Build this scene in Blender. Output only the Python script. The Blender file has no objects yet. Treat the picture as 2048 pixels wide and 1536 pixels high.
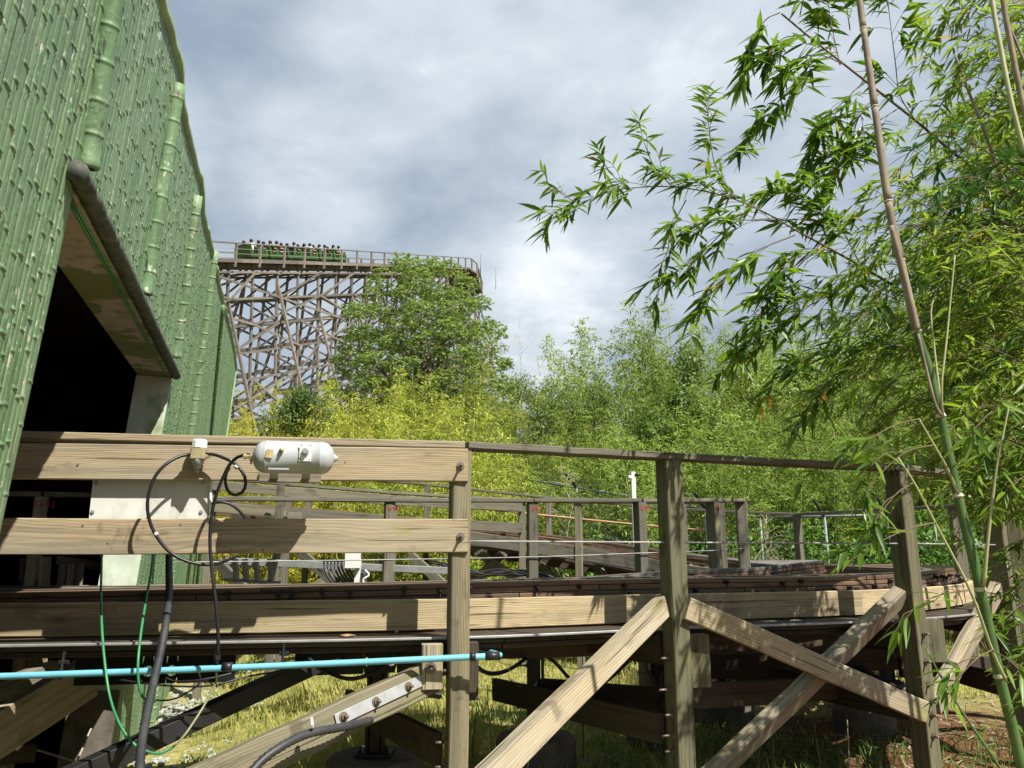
import bpy, math, random
import numpy as np
from mathutils import Vector, Matrix

random.seed(11)
rng = np.random.default_rng(11)
C = bpy.context.scene.collection
scene = bpy.context.scene
R = math.radians

# ------------------------------------------------------------------ camera
F_PX, PITCH, EYE = 1538.0, R(12.4), 1.6
cam_d = bpy.data.cameras.new('camera')
cam_d.sensor_width = 36.0
cam_d.lens = F_PX / 2048.0 * 36.0
cam_d.clip_start = 0.05
cam_d.clip_end = 2000
cam = bpy.data.objects.new('camera', cam_d)
cam.location = (0, 0, EYE)
cam.rotation_euler = (R(90) + PITCH, 0, 0)
C.objects.link(cam)
scene.camera = cam

# ------------------------------------------------------------------ light
SUN_DIR = Vector((0.448, -0.443, 0.781)).normalized()
SUN_EL = math.asin(SUN_DIR.z)
SUN_AZ = math.atan2(SUN_DIR.x, SUN_DIR.y)
sun_d = bpy.data.lights.new('sun', 'SUN')
sun_d.energy = 5.0
sun_d.angle = R(0.55)
sun_d.color = (1.0, 0.945, 0.84)
sun = bpy.data.objects.new('sun', sun_d)
sun.rotation_euler = (-SUN_DIR).to_track_quat('-Z', 'Y').to_euler()
sun.location = (10, -14, 25)
C.objects.link(sun)

scene.view_settings.view_transform = 'Standard'
scene.view_settings.look = 'None'
scene.view_settings.exposure = 0.88
scene.view_settings.gamma = 1.0

world = bpy.data.worlds.new('World')
scene.world = world
world.use_nodes = True


class NT:
    """tiny helper to wire shader nodes"""
    def __init__(s, tree):
        s.t = tree
        s.x = 0

    def n(s, typ, ins=None, **attrs):
        nd = s.t.nodes.new(typ)
        s.x += 40
        nd.location = (s.x, 0)
        for k, v in attrs.items():
            setattr(nd, k, v)
        for k, v in (ins or {}).items():
            sock = nd.inputs[k]
            if hasattr(v, 'node'):
                s.t.links.new(v, sock)
            else:
                sock.default_value = v
        return nd

    def math(s, op, a, b=0.0, c=0.0, clamp=False):
        nd = s.n('ShaderNodeMath', {0: a, 1: b, 2: c}, operation=op)
        nd.use_clamp = clamp
        return nd.outputs[0]

    def vec(s, op, a, b=(0, 0, 0)):
        nd = s.n('ShaderNodeVectorMath', {0: a, 1: b}, operation=op)
        return nd.outputs['Value'] if op in ('LENGTH', 'DOT_PRODUCT', 'DISTANCE') else nd.outputs[0]

    def noise(s, v, scale=1.0, detail=4.0, rough=0.5, dist=0.0, out='Fac'):
        nd = s.n('ShaderNodeTexNoise', {'Vector': v, 'Scale': scale, 'Detail': detail, 'Roughness': rough, 'Distortion': dist})
        return nd.outputs['Fac' if out == 'Fac' else 'Color']

    def ramp(s, fac, lo, hi, a=0.0, b=1.0, smooth=True):
        nd = s.n('ShaderNodeMapRange', {0: fac, 1: lo, 2: hi, 3: a, 4: b})
        nd.interpolation_type = 'SMOOTHSTEP' if smooth else 'LINEAR'
        return nd.outputs[0]

    def mix(s, fac, a, b, mode='MIX'):
        nd = s.t.nodes.new('ShaderNodeMix')
        nd.data_type = 'RGBA'
        nd.blend_type = mode
        nd.clamp_factor = True
        for i, v in ((0, fac), (6, a), (7, b)):
            if hasattr(v, 'node'):
                s.t.links.new(v, nd.inputs[i])
            elif i == 0:
                nd.inputs[i].default_value = v
            else:
                nd.inputs[i].default_value = (*v[:3], 1)
        return nd.outputs[2]

    def attr(s, name, out='Vector'):
        return s.n('ShaderNodeAttribute', attribute_name=name).outputs[out]

    def link(s, a, b):
        s.t.links.new(a, b)


def build_world():
    t = world.node_tree
    t.nodes.clear()
    k = NT(t)
    sky = k.n('ShaderNodeTexSky', sky_type='NISHITA', sun_disc=False, sun_elevation=SUN_EL, sun_rotation=SUN_AZ,
              altitude=100, air_density=1.0, dust_density=1.5, ozone_density=1.0)
    d = k.n('ShaderNodeTexCoord').outputs['Generated']
    sep = k.n('ShaderNodeSeparateXYZ', {0: d})
    zz = k.math('ADD', k.math('MAXIMUM', sep.outputs[2], 0.0), 0.22)
    px = k.math('DIVIDE', sep.outputs[0], zz)
    py = k.math('DIVIDE', sep.outputs[1], zz)
    v = k.n('ShaderNodeCombineXYZ', {0: px, 1: py, 2: 0.37}).outputs[0]
    big = k.noise(k.vec('ADD', v, (3.1, 1.7, 0)), 1.1, 3, 0.5, 0.25)
    mid = k.noise(k.vec('ADD', v, (7.3, 2.2, 4)), 2.6, 7, 0.55, 0.3)
    fine = k.noise(k.vec('ADD', v, (1.3, 9.2, 2)), 7.0, 6, 0.55, 0.2)
    s1 = k.math('ADD', k.math('MULTIPLY', k.math('SUBTRACT', big, .07), 0.58), k.math('MULTIPLY', mid, 0.42))
    s1 = k.math('ADD', s1, k.math('MULTIPLY', k.math('SUBTRACT', fine, .5), 0.22))
    # the veil of cloud is brighter in some directions than in others: up right, and a low break in the middle
    def lobe(az, el, width, gain):
        c = Vector((math.sin(R(az)) * math.cos(R(el)), math.cos(R(az)) * math.cos(R(el)), math.sin(R(el))))
        dp = k.vec('DOT_PRODUCT', d, tuple(c))
        return k.ramp(dp, math.cos(R(width)), 1.0, 0.0, gain)
    s1 = k.math('ADD', k.math('ADD', s1, .035), lobe(17, 35, 17, 0.15))
    s1 = k.math('ADD', s1, lobe(-15, 27, 7, 0.13))
    s1 = k.math('ADD', s1, lobe(3, 18, 8, 0.14))
    s1 = k.math('ADD', s1, lobe(-9, 37, 9, 0.10))
    s1 = k.math('ADD', s1, lobe(-2, 30, 12, -0.03))
    s1 = k.math('ADD', s1, lobe(-19, 33, 11, -0.05))
    cr = k.n('ShaderNodeValToRGB', {0: s1})
    e = cr.color_ramp.elements
    e[0].position = 0.40
    e[0].color = (2.65, 3.3, 4.25, 1)
    e[1].position = 0.71
    e[1].color = (7.9, 8.2, 8.5, 1)
    m = cr.color_ramp.elements.new(0.51)
    m.color = (3.9, 4.55, 5.3, 1)
    m = cr.color_ramp.elements.new(0.62)
    m.color = (5.5, 6.05, 6.65, 1)
    blue = k.ramp(mid, 0.58, 0.72, 1.0, 0.84)
    col = k.mix(blue, sky.outputs[0], cr.outputs[0])
    bg = k.n('ShaderNodeBackground', {'Color': col, 'Strength': 0.070})
    out = k.n('ShaderNodeOutputWorld')
    k.link(bg.outputs[0], out.inputs[0])


build_world()

# ------------------------------------------------------------------ pixel rays -> points in the place
CAM = Vector((0, 0, EYE))
_fw = Vector((0, math.cos(PITCH), math.sin(PITCH)))
_up = Vector((0, -math.sin(PITCH), math.cos(PITCH)))


def ray(px, py):
    return _fw * F_PX + Vector((1, 0, 0)) * (px - 1024) + _up * (768 - py)


def at(px, py, Y):
    d = ray(px, py)
    return CAM + d * (Y / d.y)


def onplane(px, py, p0, n):
    d = ray(px, py)
    return CAM + d * ((Vector(p0) - CAM).dot(n) / d.dot(n))


def atz(px, py, z):
    d = ray(px, py)
    return CAM + d * ((z - EYE) / d.z)


# ------------------------------------------------------------------ object helpers
def tag(o, label=None, cat=None, group=None, kind=None):
    if label:
        o['label'] = label
    if cat:
        o['category'] = cat
    if group:
        o['group'] = group
    if kind:
        o['kind'] = kind
    return o


def thing(name, label, cat, loc=(0, 0, 0), group=None):
    o = bpy.data.objects.new(name, None)
    o.empty_display_size = 0.2
    o.location = loc
    C.objects.link(o)
    return tag(o, label, cat, group)


def base_of(o):
    p = Vector((0, 0, 0))
    while o is not None:
        p += Vector(o.location)
        o = o.parent
    return p


def new_obj(name, me, parent=None):
    o = bpy.data.objects.new(name, me)
    C.objects.link(o)
    if parent is not None:
        o.parent = parent
    return o


class MB:
    """collects shapes and links them as ONE mesh object"""
    def __init__(s):
        s.v, s.f, s.g, s.r, s.sm = [], [], [], [], []

    def add(s, verts, faces, gco=None, rnd=None, smooth=False):
        b = len(s.v)
        s.v += [tuple(p) for p in verts]
        s.g += [tuple(p) for p in (gco if gco is not None else verts)]
        rr = random.random() if rnd is None else rnd
        s.r += [rr] * len(verts)
        s.f += [tuple(b + i for i in fc) for fc in faces]
        s.sm += [smooth] * len(faces)
        return s

    def beam(s, a, b, w, h, up=(0, 0, 1), ch=0.004, segs=1, wob=0.0, rnd=None):
        """board from a to b; h is the size along 'up', w the size across"""
        a, b = Vector(a), Vector(b)
        L = (b - a).length
        ax = (b - a) / L
        up = Vector(up)
        sd = ax.cross(up)
        if sd.length < 1e-4:
            up = Vector((0, 1, 0))
            sd = ax.cross(up)
        sd.normalize()
        u = sd.cross(ax).normalized()
        c = min(ch, w * .3, h * .3)
        hw, hh = w / 2, h / 2
        prof = [(-hw + c, -hh), (hw - c, -hh), (hw, -hh + c), (hw, hh - c), (hw - c, hh), (-hw + c, hh), (-hw, hh - c), (-hw, -hh + c)]
        off = (random.uniform(0, 40), random.choice((-1, 1)) * random.uniform(.03, .16), random.choice((-1, 1)) * random.uniform(.03, .16))
        vs, gs, fs = [], [], []
        for i in range(segs + 1):
            t = i / segs
            j1, j2 = (random.uniform(-wob, wob), random.uniform(-wob, wob)) if 0 < i < segs else (0, 0)
            for (x, y) in prof:
                vs.append(a + ax * (L * t) + sd * (x + j1) + u * (y + j2))
                gs.append((L * t + off[0], y + off[1], x + off[2]))
        for i in range(segs):
            for k in range(8):
                fs.append((i * 8 + k, i * 8 + (k + 1) % 8, (i + 1) * 8 + (k + 1) % 8, (i + 1) * 8 + k))
        fs.append(tuple(reversed(range(8))))
        fs.append(tuple(segs * 8 + k for k in range(8)))
        return s.add(vs, fs, gs, rnd)

    def box(s, c, sx, sy, sz, rot=0.0, ch=0.003):
        c = Vector(c)
        d = Vector((math.cos(rot), math.sin(rot), 0))
        return s.beam(c - d * sx / 2, c + d * sx / 2, sy, sz, ch=ch)

    def tube(s, pts, r, n=8, rib=0.0, caps=True, rnd=None, smooth=True):
        """tube through pts; r a number or one per point; rib makes a corrugated pipe"""
        P = [Vector(p) for p in pts]
        rs = list(r) if hasattr(r, '__len__') else [r] * len(P)
        ref = None
        vs, gs, fs = [], [], []
        acc = 0
        off = (random.uniform(0, 40), random.uniform(.05, .2), random.uniform(.05, .2))
        for i, p in enumerate(P):
            tg = (P[min(i + 1, len(P) - 1)] - P[max(i - 1, 0)])
            if tg.length < 1e-7:
                tg = Vector((0, 0, 1))
            tg.normalize()
            if ref is None:
                ref = tg.orthogonal().normalized()
            ref = (ref - tg * ref.dot(tg))
            ref = ref.normalized() if ref.length > 1e-5 else tg.orthogonal().normalized()
            bi = tg.cross(ref)
            if i:
                acc += (p - P[i - 1]).length
            rr = rs[i] * (1 + (rib if (i % 2) else -rib))
            for k in range(n):
                an = 2 * math.pi * k / n
                vs.append(p + (ref * math.cos(an) + bi * math.sin(an)) * rr)
                gs.append((acc + off[0], math.cos(an) * rs[i] + off[1], math.sin(an) * rs[i] + off[2]))
        for i in range(len(P) - 1):
            for k in range(n):
                fs.append((i * n + k, i * n + (k + 1) % n, (i + 1) * n + (k + 1) % n, (i + 1) * n + k))
        if caps:
            fs.append(tuple(reversed(range(n))))
            fs.append(tuple((len(P) - 1) * n + k for k in range(n)))
        return s.add(vs, fs, gs, rnd, smooth)

    def lathe(s, p, ax, prof, n=16, smooth=True, rnd=None):
        """prof: (distance along ax, radius)"""
        p, ax = Vector(p), Vector(ax).normalized()
        pts = [p + ax * d for d, _ in prof]
        u = ax.orthogonal().normalized()
        w = ax.cross(u)
        vs, fs = [], []
        for (d, r_) in prof:
            for k in range(n):
                an = 2 * math.pi * k / n
                vs.append(p + ax * d + (u * math.cos(an) + w * math.sin(an)) * max(r_, 1e-4))
        for i in range(len(prof) - 1):
            for k in range(n):
                fs.append((i * n + k, i * n + (k + 1) % n, (i + 1) * n + (k + 1) % n, (i + 1) * n + k))
        fs.append(tuple(reversed(range(n))))
        fs.append(tuple((len(prof) - 1) * n + k for k in range(n)))
        return s.add(vs, fs, None, rnd, smooth)

    def bolt(s, p, ax, r=0.011, rod=0.03):
        """washer, nut and a bit of threaded rod, sticking out of p along ax"""
        s.lathe(p, ax, [(-.002, r * 1.9), (.003, r * 1.9)], 12, False)
        s.lathe(Vector(p) + Vector(ax).normalized() * .003, ax, [(0, r * 1.25), (.012, r * 1.25)], 6, False)
        s.lathe(Vector(p) + Vector(ax).normalized() * .014, ax, [(0, r * .62), (rod, r * .62)], 8, True)
        return s

    def build(s, name, mat, parent=None, world_coords=True):
        me = bpy.data.meshes.new(name)
        v = s.v
        if parent is not None and world_coords:
            b = base_of(parent)
            v = [(p[0] - b.x, p[1] - b.y, p[2] - b.z) for p in v]
        me.from_pydata(v, [], s.f)
        me.polygons.foreach_set('use_smooth', s.sm)
        a = me.attributes.new('gco', 'FLOAT_VECTOR', 'POINT')
        a.data.foreach_set('vector', np.array(s.g, dtype=np.float32).ravel())
        a = me.attributes.new('rnd', 'FLOAT', 'POINT')
        a.data.foreach_set('value', np.array(s.r, dtype=np.float32))
        me.update()
        me.materials.append(mat)
        return new_obj(name, me, parent)


def np_mesh(name, V, F, mat, rnd=None, smooth=False, gco=None):
    """fast mesh from arrays of vertices and triangles"""
    V = np.asarray(V, dtype=np.float32)
    F = np.asarray(F, dtype=np.int32)
    me = bpy.data.meshes.new(name)
    me.vertices.add(len(V))
    me.vertices.foreach_set('co', V.ravel())
    k = F.shape[1]
    me.loops.add(F.size)
    me.loops.foreach_set('vertex_index', F.ravel())
    me.polygons.add(len(F))
    me.polygons.foreach_set('loop_start', np.arange(0, F.size, k, dtype=np.int32))
    me.polygons.foreach_set('loop_total', np.full(len(F), k, dtype=np.int32))
    if smooth:
        me.polygons.foreach_set('use_smooth', np.ones(len(F), dtype=bool))
    a = me.attributes.new('rnd', 'FLOAT', 'POINT')
    a.data.foreach_set('value', np.asarray(rnd if rnd is not None else np.zeros(len(V)), dtype=np.float32))
    if gco is not None:
        a = me.attributes.new('gco', 'FLOAT_VECTOR', 'POINT')
        a.data.foreach_set('vector', np.asarray(gco, dtype=np.float32).ravel())
    me.update(calc_edges=True)
    me.materials.append(mat)
    return me


def spline(pts, step=0.05):
    """Catmull-Rom through pts, resampled evenly"""
    P = [Vector(p) for p in pts]
    if len(P) == 2:
        n = max(2, int((P[1] - P[0]).length / step))
        return [P[0].lerp(P[1], i / n) for i in range(n + 1)]
    Q = [P[0] * 2 - P[1]] + P + [P[-1] * 2 - P[-2]]
    raw = []
    for i in range(1, len(Q) - 2):
        p0, p1, p2, p3 = Q[i - 1], Q[i], Q[i + 1], Q[i + 2]
        for j in range(16):
            t = j / 16
            raw.append(0.5 * ((2 * p1) + (p2 - p0) * t + (2 * p0 - 5 * p1 + 4 * p2 - p3) * t * t + (3 * p1 - p0 - 3 * p2 + p3) * t ** 3))
    raw.append(P[-1])
    out, acc, want = [raw[0]], 0.0, step
    for a, b in zip(raw, raw[1:]):
        L = (b - a).length
        while L > 0 and acc + L >= want:
            out.append(a.lerp(b, (want - acc) / L))
            want += step
        acc += L
    if (out[-1] - raw[-1]).length > step * .3:
        out.append(raw[-1])
    return out


def copy_tree(o, parent=None):
    c = o.copy()
    C.objects.link(c)
    c.parent = parent
    for ch in list(o.children):
        copy_tree(ch, c)
    return c
# ------------------------------------------------------------------ materials
def mat_new(name):
    m = bpy.data.materials.new(name)
    m.use_nodes = True
    m.node_tree.nodes.clear()
    return m, NT(m.node_tree)


def finish(k, col, rough=0.7, bump=None, bstr=0.3, bdist=0.01, metal=0.0, spec=0.35):
    ins = {'Base Color': col if hasattr(col, 'node') else (*col[:3], 1), 'Roughness': rough, 'Metallic': metal,
           'Specular IOR Level': spec}
    if bump is not None:
        ins['Normal'] = k.n('ShaderNodeBump', {'Height': bump, 'Strength': bstr, 'Distance': bdist}).outputs[0]
    b = k.n('ShaderNodeBsdfPrincipled', ins)
    o = k.n('ShaderNodeOutputMaterial')
    k.link(b.outputs[0], o.inputs[0])


def wood(name, light, dark, grey=(.3, .29, .26), greyness=0.4, moss=0.0, ring=430.0, stain=0.4, knots=True, rough=0.82):
    m, k = mat_new(name)
    g = k.attr('gco')
    rnd = k.attr('rnd', 'Fac')
    nz = k.noise(k.vec('MULTIPLY', g, (1.1, 2.5, 2.5)), 1.0, 3, .5, 0, 'Color')
    wv = k.vec('MULTIPLY', k.vec('SUBTRACT', nz, (.5, .5, .5)), (0, .085, .085))
    # knots: a sparse lattice of dark centres that the rings bend round
    kv = k.n('ShaderNodeTexVoronoi', {'Vector': k.vec('MULTIPLY', g, (1.35, 5.5, 5.5)), 'Scale': 1.0, 'Randomness': 1.0})
    kd = kv.outputs['Distance']
    kn = k.ramp(kd, 0.05, 0.30, 1.0, 0.0)
    wv = k.vec('ADD', wv, k.n('ShaderNodeCombineXYZ', {0: 0.0, 1: k.math('MULTIPLY', kn, .02), 2: k.math('MULTIPLY', kn, .012)}).outputs[0])
    p = k.vec('MULTIPLY', k.vec('ADD', g, wv), (0, 1, 1))
    r_ = k.vec('LENGTH', p)
    rg = k.math('MULTIPLY_ADD', k.math('SINE', k.math('MULTIPLY', r_, ring)), .5, .5)
    rg = k.math('POWER', rg, 2.2)
    rg = k.math('MULTIPLY', rg, k.ramp(k.noise(k.vec('MULTIPLY', g, (.7, 9, 9)), 1.0, 3, .6), .3, .7, .35, 1.0))
    fine = k.noise(k.vec('MULTIPLY', g, (5, 210, 210)), 1.0, 4, .6)
    blot = k.noise(k.vec('MULTIPLY', g, (.9, 5, 5)), 1.0, 5, .6)
    blot2 = k.noise(k.vec('ADD', k.vec('MULTIPLY', g, (2.4, 7, 7)), (11, 3, 5)), 1.0, 5, .65)
    crack = k.ramp(k.noise(k.vec('MULTIPLY', g, (.9, 50, 50)), 1.0, 2, .5), .645, .685, 0.0, 1.0)
    f = k.math('ADD', k.math('MULTIPLY', rg, .50), k.math('MULTIPLY', k.ramp(fine, .3, .72), .55), clamp=True)
    col = k.mix(f, light, dark)
    col = k.mix(k.math('MULTIPLY', k.ramp(blot, .38, .66), greyness), col, grey)
    col = k.mix(k.math('MULTIPLY', k.ramp(blot2, .56, .74), stain), col, tuple(c * .32 for c in dark))
    col = k.mix(k.math('MULTIPLY', crack, .75), col, tuple(c * .25 for c in dark))
    strk = k.noise(k.vec('ADD', k.vec('MULTIPLY', g, (.55, 21, 21)), (3, 17, 2)), 1.0, 5, .7)
    col = k.mix(k.ramp(strk, .47, .62, 0.0, .42 + .35 * greyness), col, tuple(.42 * a + .18 * b for a, b in zip(grey, dark)))
    wet = k.noise(k.vec('ADD', k.vec('MULTIPLY', g, (3.2, 2.2, 2.2)), (21, 4, 15)), 1.0, 6, .6)
    col = k.mix(k.ramp(wet, .60, .66, 0.0, stain * .8), col, tuple(c * .5 for c in dark))
    if knots:
        col = k.mix(k.ramp(kd, .045, .085, .85, 0.0), col, (.045, .022, .012))
        col = k.mix(k.ramp(kd, .085, .19, .45, 0.0), col, tuple(c * .55 for c in dark))
    if moss:
        mv = k.noise(k.vec('ADD', k.vec('MULTIPLY', g, (2.6, 3, 3)), (5, 1, 8)), 1.0, 5, .6)
        col = k.mix(k.ramp(mv, .60, .72, 0.0, moss), col, (.20, .235, .03))
    col = k.mix(1.0, col, k.n('ShaderNodeCombineColor', {0: k.ramp(rnd, 0, 1, .70, 1.18, False), 1: k.ramp(rnd, 0, 1, .71, 1.15, False), 2: k.ramp(rnd, 0, 1, .74, 1.08, False)}).outputs[0], 'MULTIPLY')
    h = k.math('SUBTRACT', k.math('ADD', k.math('MULTIPLY', rg, -.35), k.math('MULTIPLY', fine, .6)), k.math('MULTIPLY', crack, 1.2))
    finish(k, col, rough, h, .45, .004, spec=.25)
    return m


def plain(name, col, rough=.5, metal=0.0, vary=.12, dirt=0.0, dirtcol=(.08, .06, .04), scale=9.0, bstr=.12, spec=.4):
    m, k = mat_new(name)
    g = k.n('ShaderNodeTexCoord').outputs['Object']
    a = k.noise(g, scale, 5, .6)
    c = k.mix(k.ramp(a, .3, .7), tuple(x * (1 - vary) for x in col), tuple(min(1, x * (1 + vary)) for x in col))
    if dirt:
        b = k.noise(k.vec('ADD', k.vec('MULTIPLY', g, (1, 1, .6)), (4, 7, 1)), scale * .8, 6, .68)
        c = k.mix(k.ramp(b, .50, .72, 0.0, dirt), c, dirtcol)
    finish(k, c, rough, k.noise(g, scale * 14, 3, .6), bstr, .002, metal, spec)
    return m


def leafmat(name, col, col2, trans=.35, rough=.45, yellow=None, use_obj=False, spec=.4):
    """leaf: a little gloss on top, light shining through"""
    m, k = mat_new(name)
    rnd = k.attr('rnd', 'Fac')
    c = k.mix(rnd, col, col2)
    if yellow is not None:
        c = k.mix(k.ramp(rnd, .984, .988), c, yellow)
    if use_obj:
        c = k.mix(1.0, c, k.n('ShaderNodeObjectInfo').outputs['Color'], 'MULTIPLY')
    b = k.n('ShaderNodeBsdfPrincipled', {'Base Color': c, 'Roughness': rough, 'Specular IOR Level': spec})
    tc = k.mix(.5, c, k.mix(1.0, c, (1.25, 1.35, .55), 'MULTIPLY'))
    t = k.n('ShaderNodeBsdfTranslucent', {'Color': tc})
    mx = k.n('ShaderNodeMixShader', {0: trans})
    k.link(b.outputs[0], mx.inputs[1])
    k.link(t.outputs[0], mx.inputs[2])
    o = k.n('ShaderNodeOutputMaterial')
    k.link(mx.outputs[0], o.inputs[0])
    return m


def painted_bamboo(name, pole=False):
    m, k = mat_new(name)
    g = k.attr('gco')
    rnd = k.attr('rnd', 'Fac')
    c = k.mix(rnd, (.090, .178, .086), (.185, .285, .150))
    big = k.noise(g, 1.1, 5, .6)
    c = k.mix(k.ramp(big, .40, .68, 0.0, .55), c, (.185, .27, .155))
    str_ = k.noise(k.vec('MULTIPLY', g, (26, 26, 2.2)), 1.0, 4, .6)
    c = k.mix(k.ramp(str_, .45, .75, 0.0, .5), c, (.21, .29, .155))
    mid = k.noise(k.vec('ADD', k.vec('MULTIPLY', g, (9, 9, 5)), (3, 5, 1)), 1.0, 6, .65)
    c = k.mix(k.ramp(mid, .55, .72, 0.0, .6), c, (.06, .135, .056))
    chips = k.noise(k.vec('ADD', k.vec('MULTIPLY', g, (30, 30, 19)), (1, 8, 2)), 1.0, 4, .6)
    patch = k.noise(k.vec('ADD', g, (9, 2, 6)), 1.7, 3, .5)
    chipm = k.math('MULTIPLY', k.ramp(chips, .59, .62), k.ramp(patch, .46, .56))
    c = k.mix(chipm, c, (.42, .46, .36))
    peel = k.ramp(k.noise(k.vec('ADD', k.vec('MULTIPLY', g, (12, 12, 2.6)), (5, 1, 14)), 1.0, 3, .55), .68, .70)
    c = k.mix(peel, c, (.20, .12, .085))
    crack = k.ramp(k.noise(k.vec('ADD', k.vec('MULTIPLY', g, (36, 36, .9)), (2, 6, 3)), 1.0, 3, .5), .665, .69)
    c = k.mix(k.math('MULTIPLY', crack, .8), c, (.03, .04, .025))
    lump = k.noise(k.vec('MULTIPLY', g, (34, 34, 26)), 1.0, 5, .62)
    lump2 = k.ramp(k.noise(k.vec('ADD', k.vec('MULTIPLY', g, (22, 22, 16)), (7, 7, 7)), 1.0, 2, .5), .56, .68)
    h = k.math('ADD', k.math('MULTIPLY', lump, .8), k.math('MULTIPLY', lump2, .45))
    h = k.math('SUBTRACT', h, k.math('MULTIPLY', k.math('MAXIMUM', crack, peel), .8))
    grime = k.noise(k.vec('ADD', k.vec('MULTIPLY', g, (14, 14, 1.1)), (4, 4, 9)), 1.0, 5, .65)
    c = k.mix(k.ramp(grime, .50, .72, 0.0, .6), c, (.06, .085, .05))
    finish(k, c, .52, h, .6, .0045, spec=.36)
    return m


M = {}
M['rail_wood'] = wood('weathered board wood', (.39, .32, .215), (.175, .13, .078), (.30, .28, .23), .6, .6, ring=520, stain=.8)
M['post_wood'] = wood('greenish post wood', (.165, .155, .095), (.062, .055, .032), (.125, .13, .085), .65, .5, ring=520, stain=.6)
M['post_pale'] = wood('paler post wood', (.235, .205, .135), (.085, .07, .042), (.18, .17, .125), .5, .5, ring=520, stain=.6)
M['grey_wood'] = wood('old grey wood', (.20, .185, .14), (.082, .07, .05), (.175, .17, .14), .65, .3, ring=520, stain=.5)
M['ledger_wood'] = wood('pale ledger wood', (.46, .385, .245), (.24, .175, .10), (.35, .31, .225), .3, .5, ring=470, stain=.42)
M['brace_wood'] = wood('worn brace wood', (.385, .33, .235), (.135, .102, .065), (.31, .295, .24), .6, .4, ring=480, stain=.6)
M['track_wood'] = wood('oily track wood', (.22, .135, .08), (.07, .043, .028), (.15, .12, .10), .35, 0, ring=500, stain=.6, knots=False, rough=.5)
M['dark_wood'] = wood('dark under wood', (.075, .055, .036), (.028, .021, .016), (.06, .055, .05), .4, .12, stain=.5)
M['trestle_wood'] = wood('sun bleached trestle wood', (.22, .19, .16), (.095, .08, .067), (.20, .19, .18), .65, 0, stain=.6, knots=False)
M['black_steel'] = plain('black painted steel', (.012, .012, .013), .55, 0, .3, .35, (.05, .035, .025))
M['steel'] = plain('galvanised steel', (.34, .35, .36), .5, .55, .12, .4, (.22, .2, .18))
M['plate_steel'] = plain('zinc plate', (.36, .37, .38), .55, .35, .14, .5, (.28, .25, .22), 14)
M['rust_bolt'] = plain('rusty bolt steel', (.17, .14, .115), .55, .6, .2, .5, (.11, .06, .03))
M['tank_paint'] = plain('pale grey tank paint', (.36, .39, .405), .32, 0, .03, .12, (.27, .27, .245), 6)
M['white_panel'] = plain('white painted panel', (.56, .58, .55), .5, 0, .08, .75, (.29, .30, .25), 3.2)
M['wire'] = plain('dull wire rope', (.27, .27, .265), .6, .2, .2)
M['fence_steel'] = plain('dull fence tube', (.17, .19, .20), .55, .2, .2, .3, (.1, .09, .08))
M['white_paint'] = plain('white paint', (.66, .66, .65), .45, 0, .04, .15, (.5, .5, .47))
M['brass'] = plain('dull brass fitting', (.52, .44, .26), .4, .6, .15, .3, (.2, .15, .08))
M['rubber'] = plain('black rubber hose', (.014, .014, .015), .42, 0, .2, .25, (.045, .04, .035))
M['conduit'] = plain('ribbed black conduit', (.030, .031, .034), .5, 0, .25, .4, (.075, .07, .065))
M['green_hose'] = plain('green air hose', (.030, .19, .075), .4, 0, .15, .3, (.10, .18, .08))
M['pale_cord'] = plain('faded cord', (.30, .31, .19), .6)
M['blue_pipe'] = plain('light blue pipe', (.14, .40, .53), .42, 0, .08, .45, (.30, .42, .44), 7)
M['concrete'] = plain('mossy concrete', (.12, .105, .085), .9, 0, .25, .7, (.05, .04, .026), 8, .5)
M['plaster'] = plain('stained pale plaster', (.44, .50, .41), .8, 0, .15, .9, (.20, .25, .12), 4, .5)


def soffit_mat():
    m, k = mat_new('mouldy soffit paint')
    g = k.n('ShaderNodeTexCoord').outputs['Object']
    a = k.noise(g, 1.7, 6, .55)
    c = k.mix(k.ramp(a, .50, .52), (.36, .31, .26), (.155, .18, .065))
    b = k.noise(k.vec('ADD', g, (5, 2, 8)), 6, 6, .65)
    c = k.mix(k.ramp(b, .48, .72, 0, .75), c, (.12, .12, .06))
    finish(k, c, .85, b, .4, .006)
    return m


M['soffit'] = soffit_mat()
M['inside'] = plain('near black for unlit insides', (.012, .011, .010), .95)  # near black stands for the unlit inside of the tunnel and pole ends
M['gutter'] = plain('fluffy grey pipe wrap', (.075, .085, .07), .95, 0, .4, .7, (.035, .035, .03), 22, .9)
M['red_paint'] = plain('red marker', (.42, .02, .025), .6)
M['label_card'] = plain('peeling brown label', (.40, .31, .17), .8, 0, .2, .6, (.16, .11, .05), 30)
M['orange_pipe'] = plain('rusty pipe rail', (.42, .24, .14), .7, .2, .2, .4, (.28, .25, .22))
M['green_paint'] = painted_bamboo('green painted bamboo')
M['edge_as_sunlit'] = plain('green edge paled as sunlit', (.29, .39, .22), .8, 0, .15, .55, (.22, .34, .15), 6, .6)  # sunlight on the wall edge is put into this paler green
M['car_green'] = plain('green car paint', (.035, .095, .010), .3, 0, .05)
M['black_plastic'] = plain('black car underside', (.012, .012, .013), .5)
M['skin'] = plain('skin', (.50, .31, .22), .6)
M['hair'] = plain('black hair', (.012, .010, .009), .5)


def shirt_mat():
    m, k = mat_new('shirt cloth')
    c = k.n('ShaderNodeObjectInfo').outputs['Color']
    n_ = k.noise(k.n('ShaderNodeTexCoord').outputs['Object'], 12, 3)
    finish(k, k.mix(k.ramp(n_, .3, .7, 0, .3), c, (.05, .05, .05)), .85)
    return m


M['shirt'] = shirt_mat()
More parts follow.
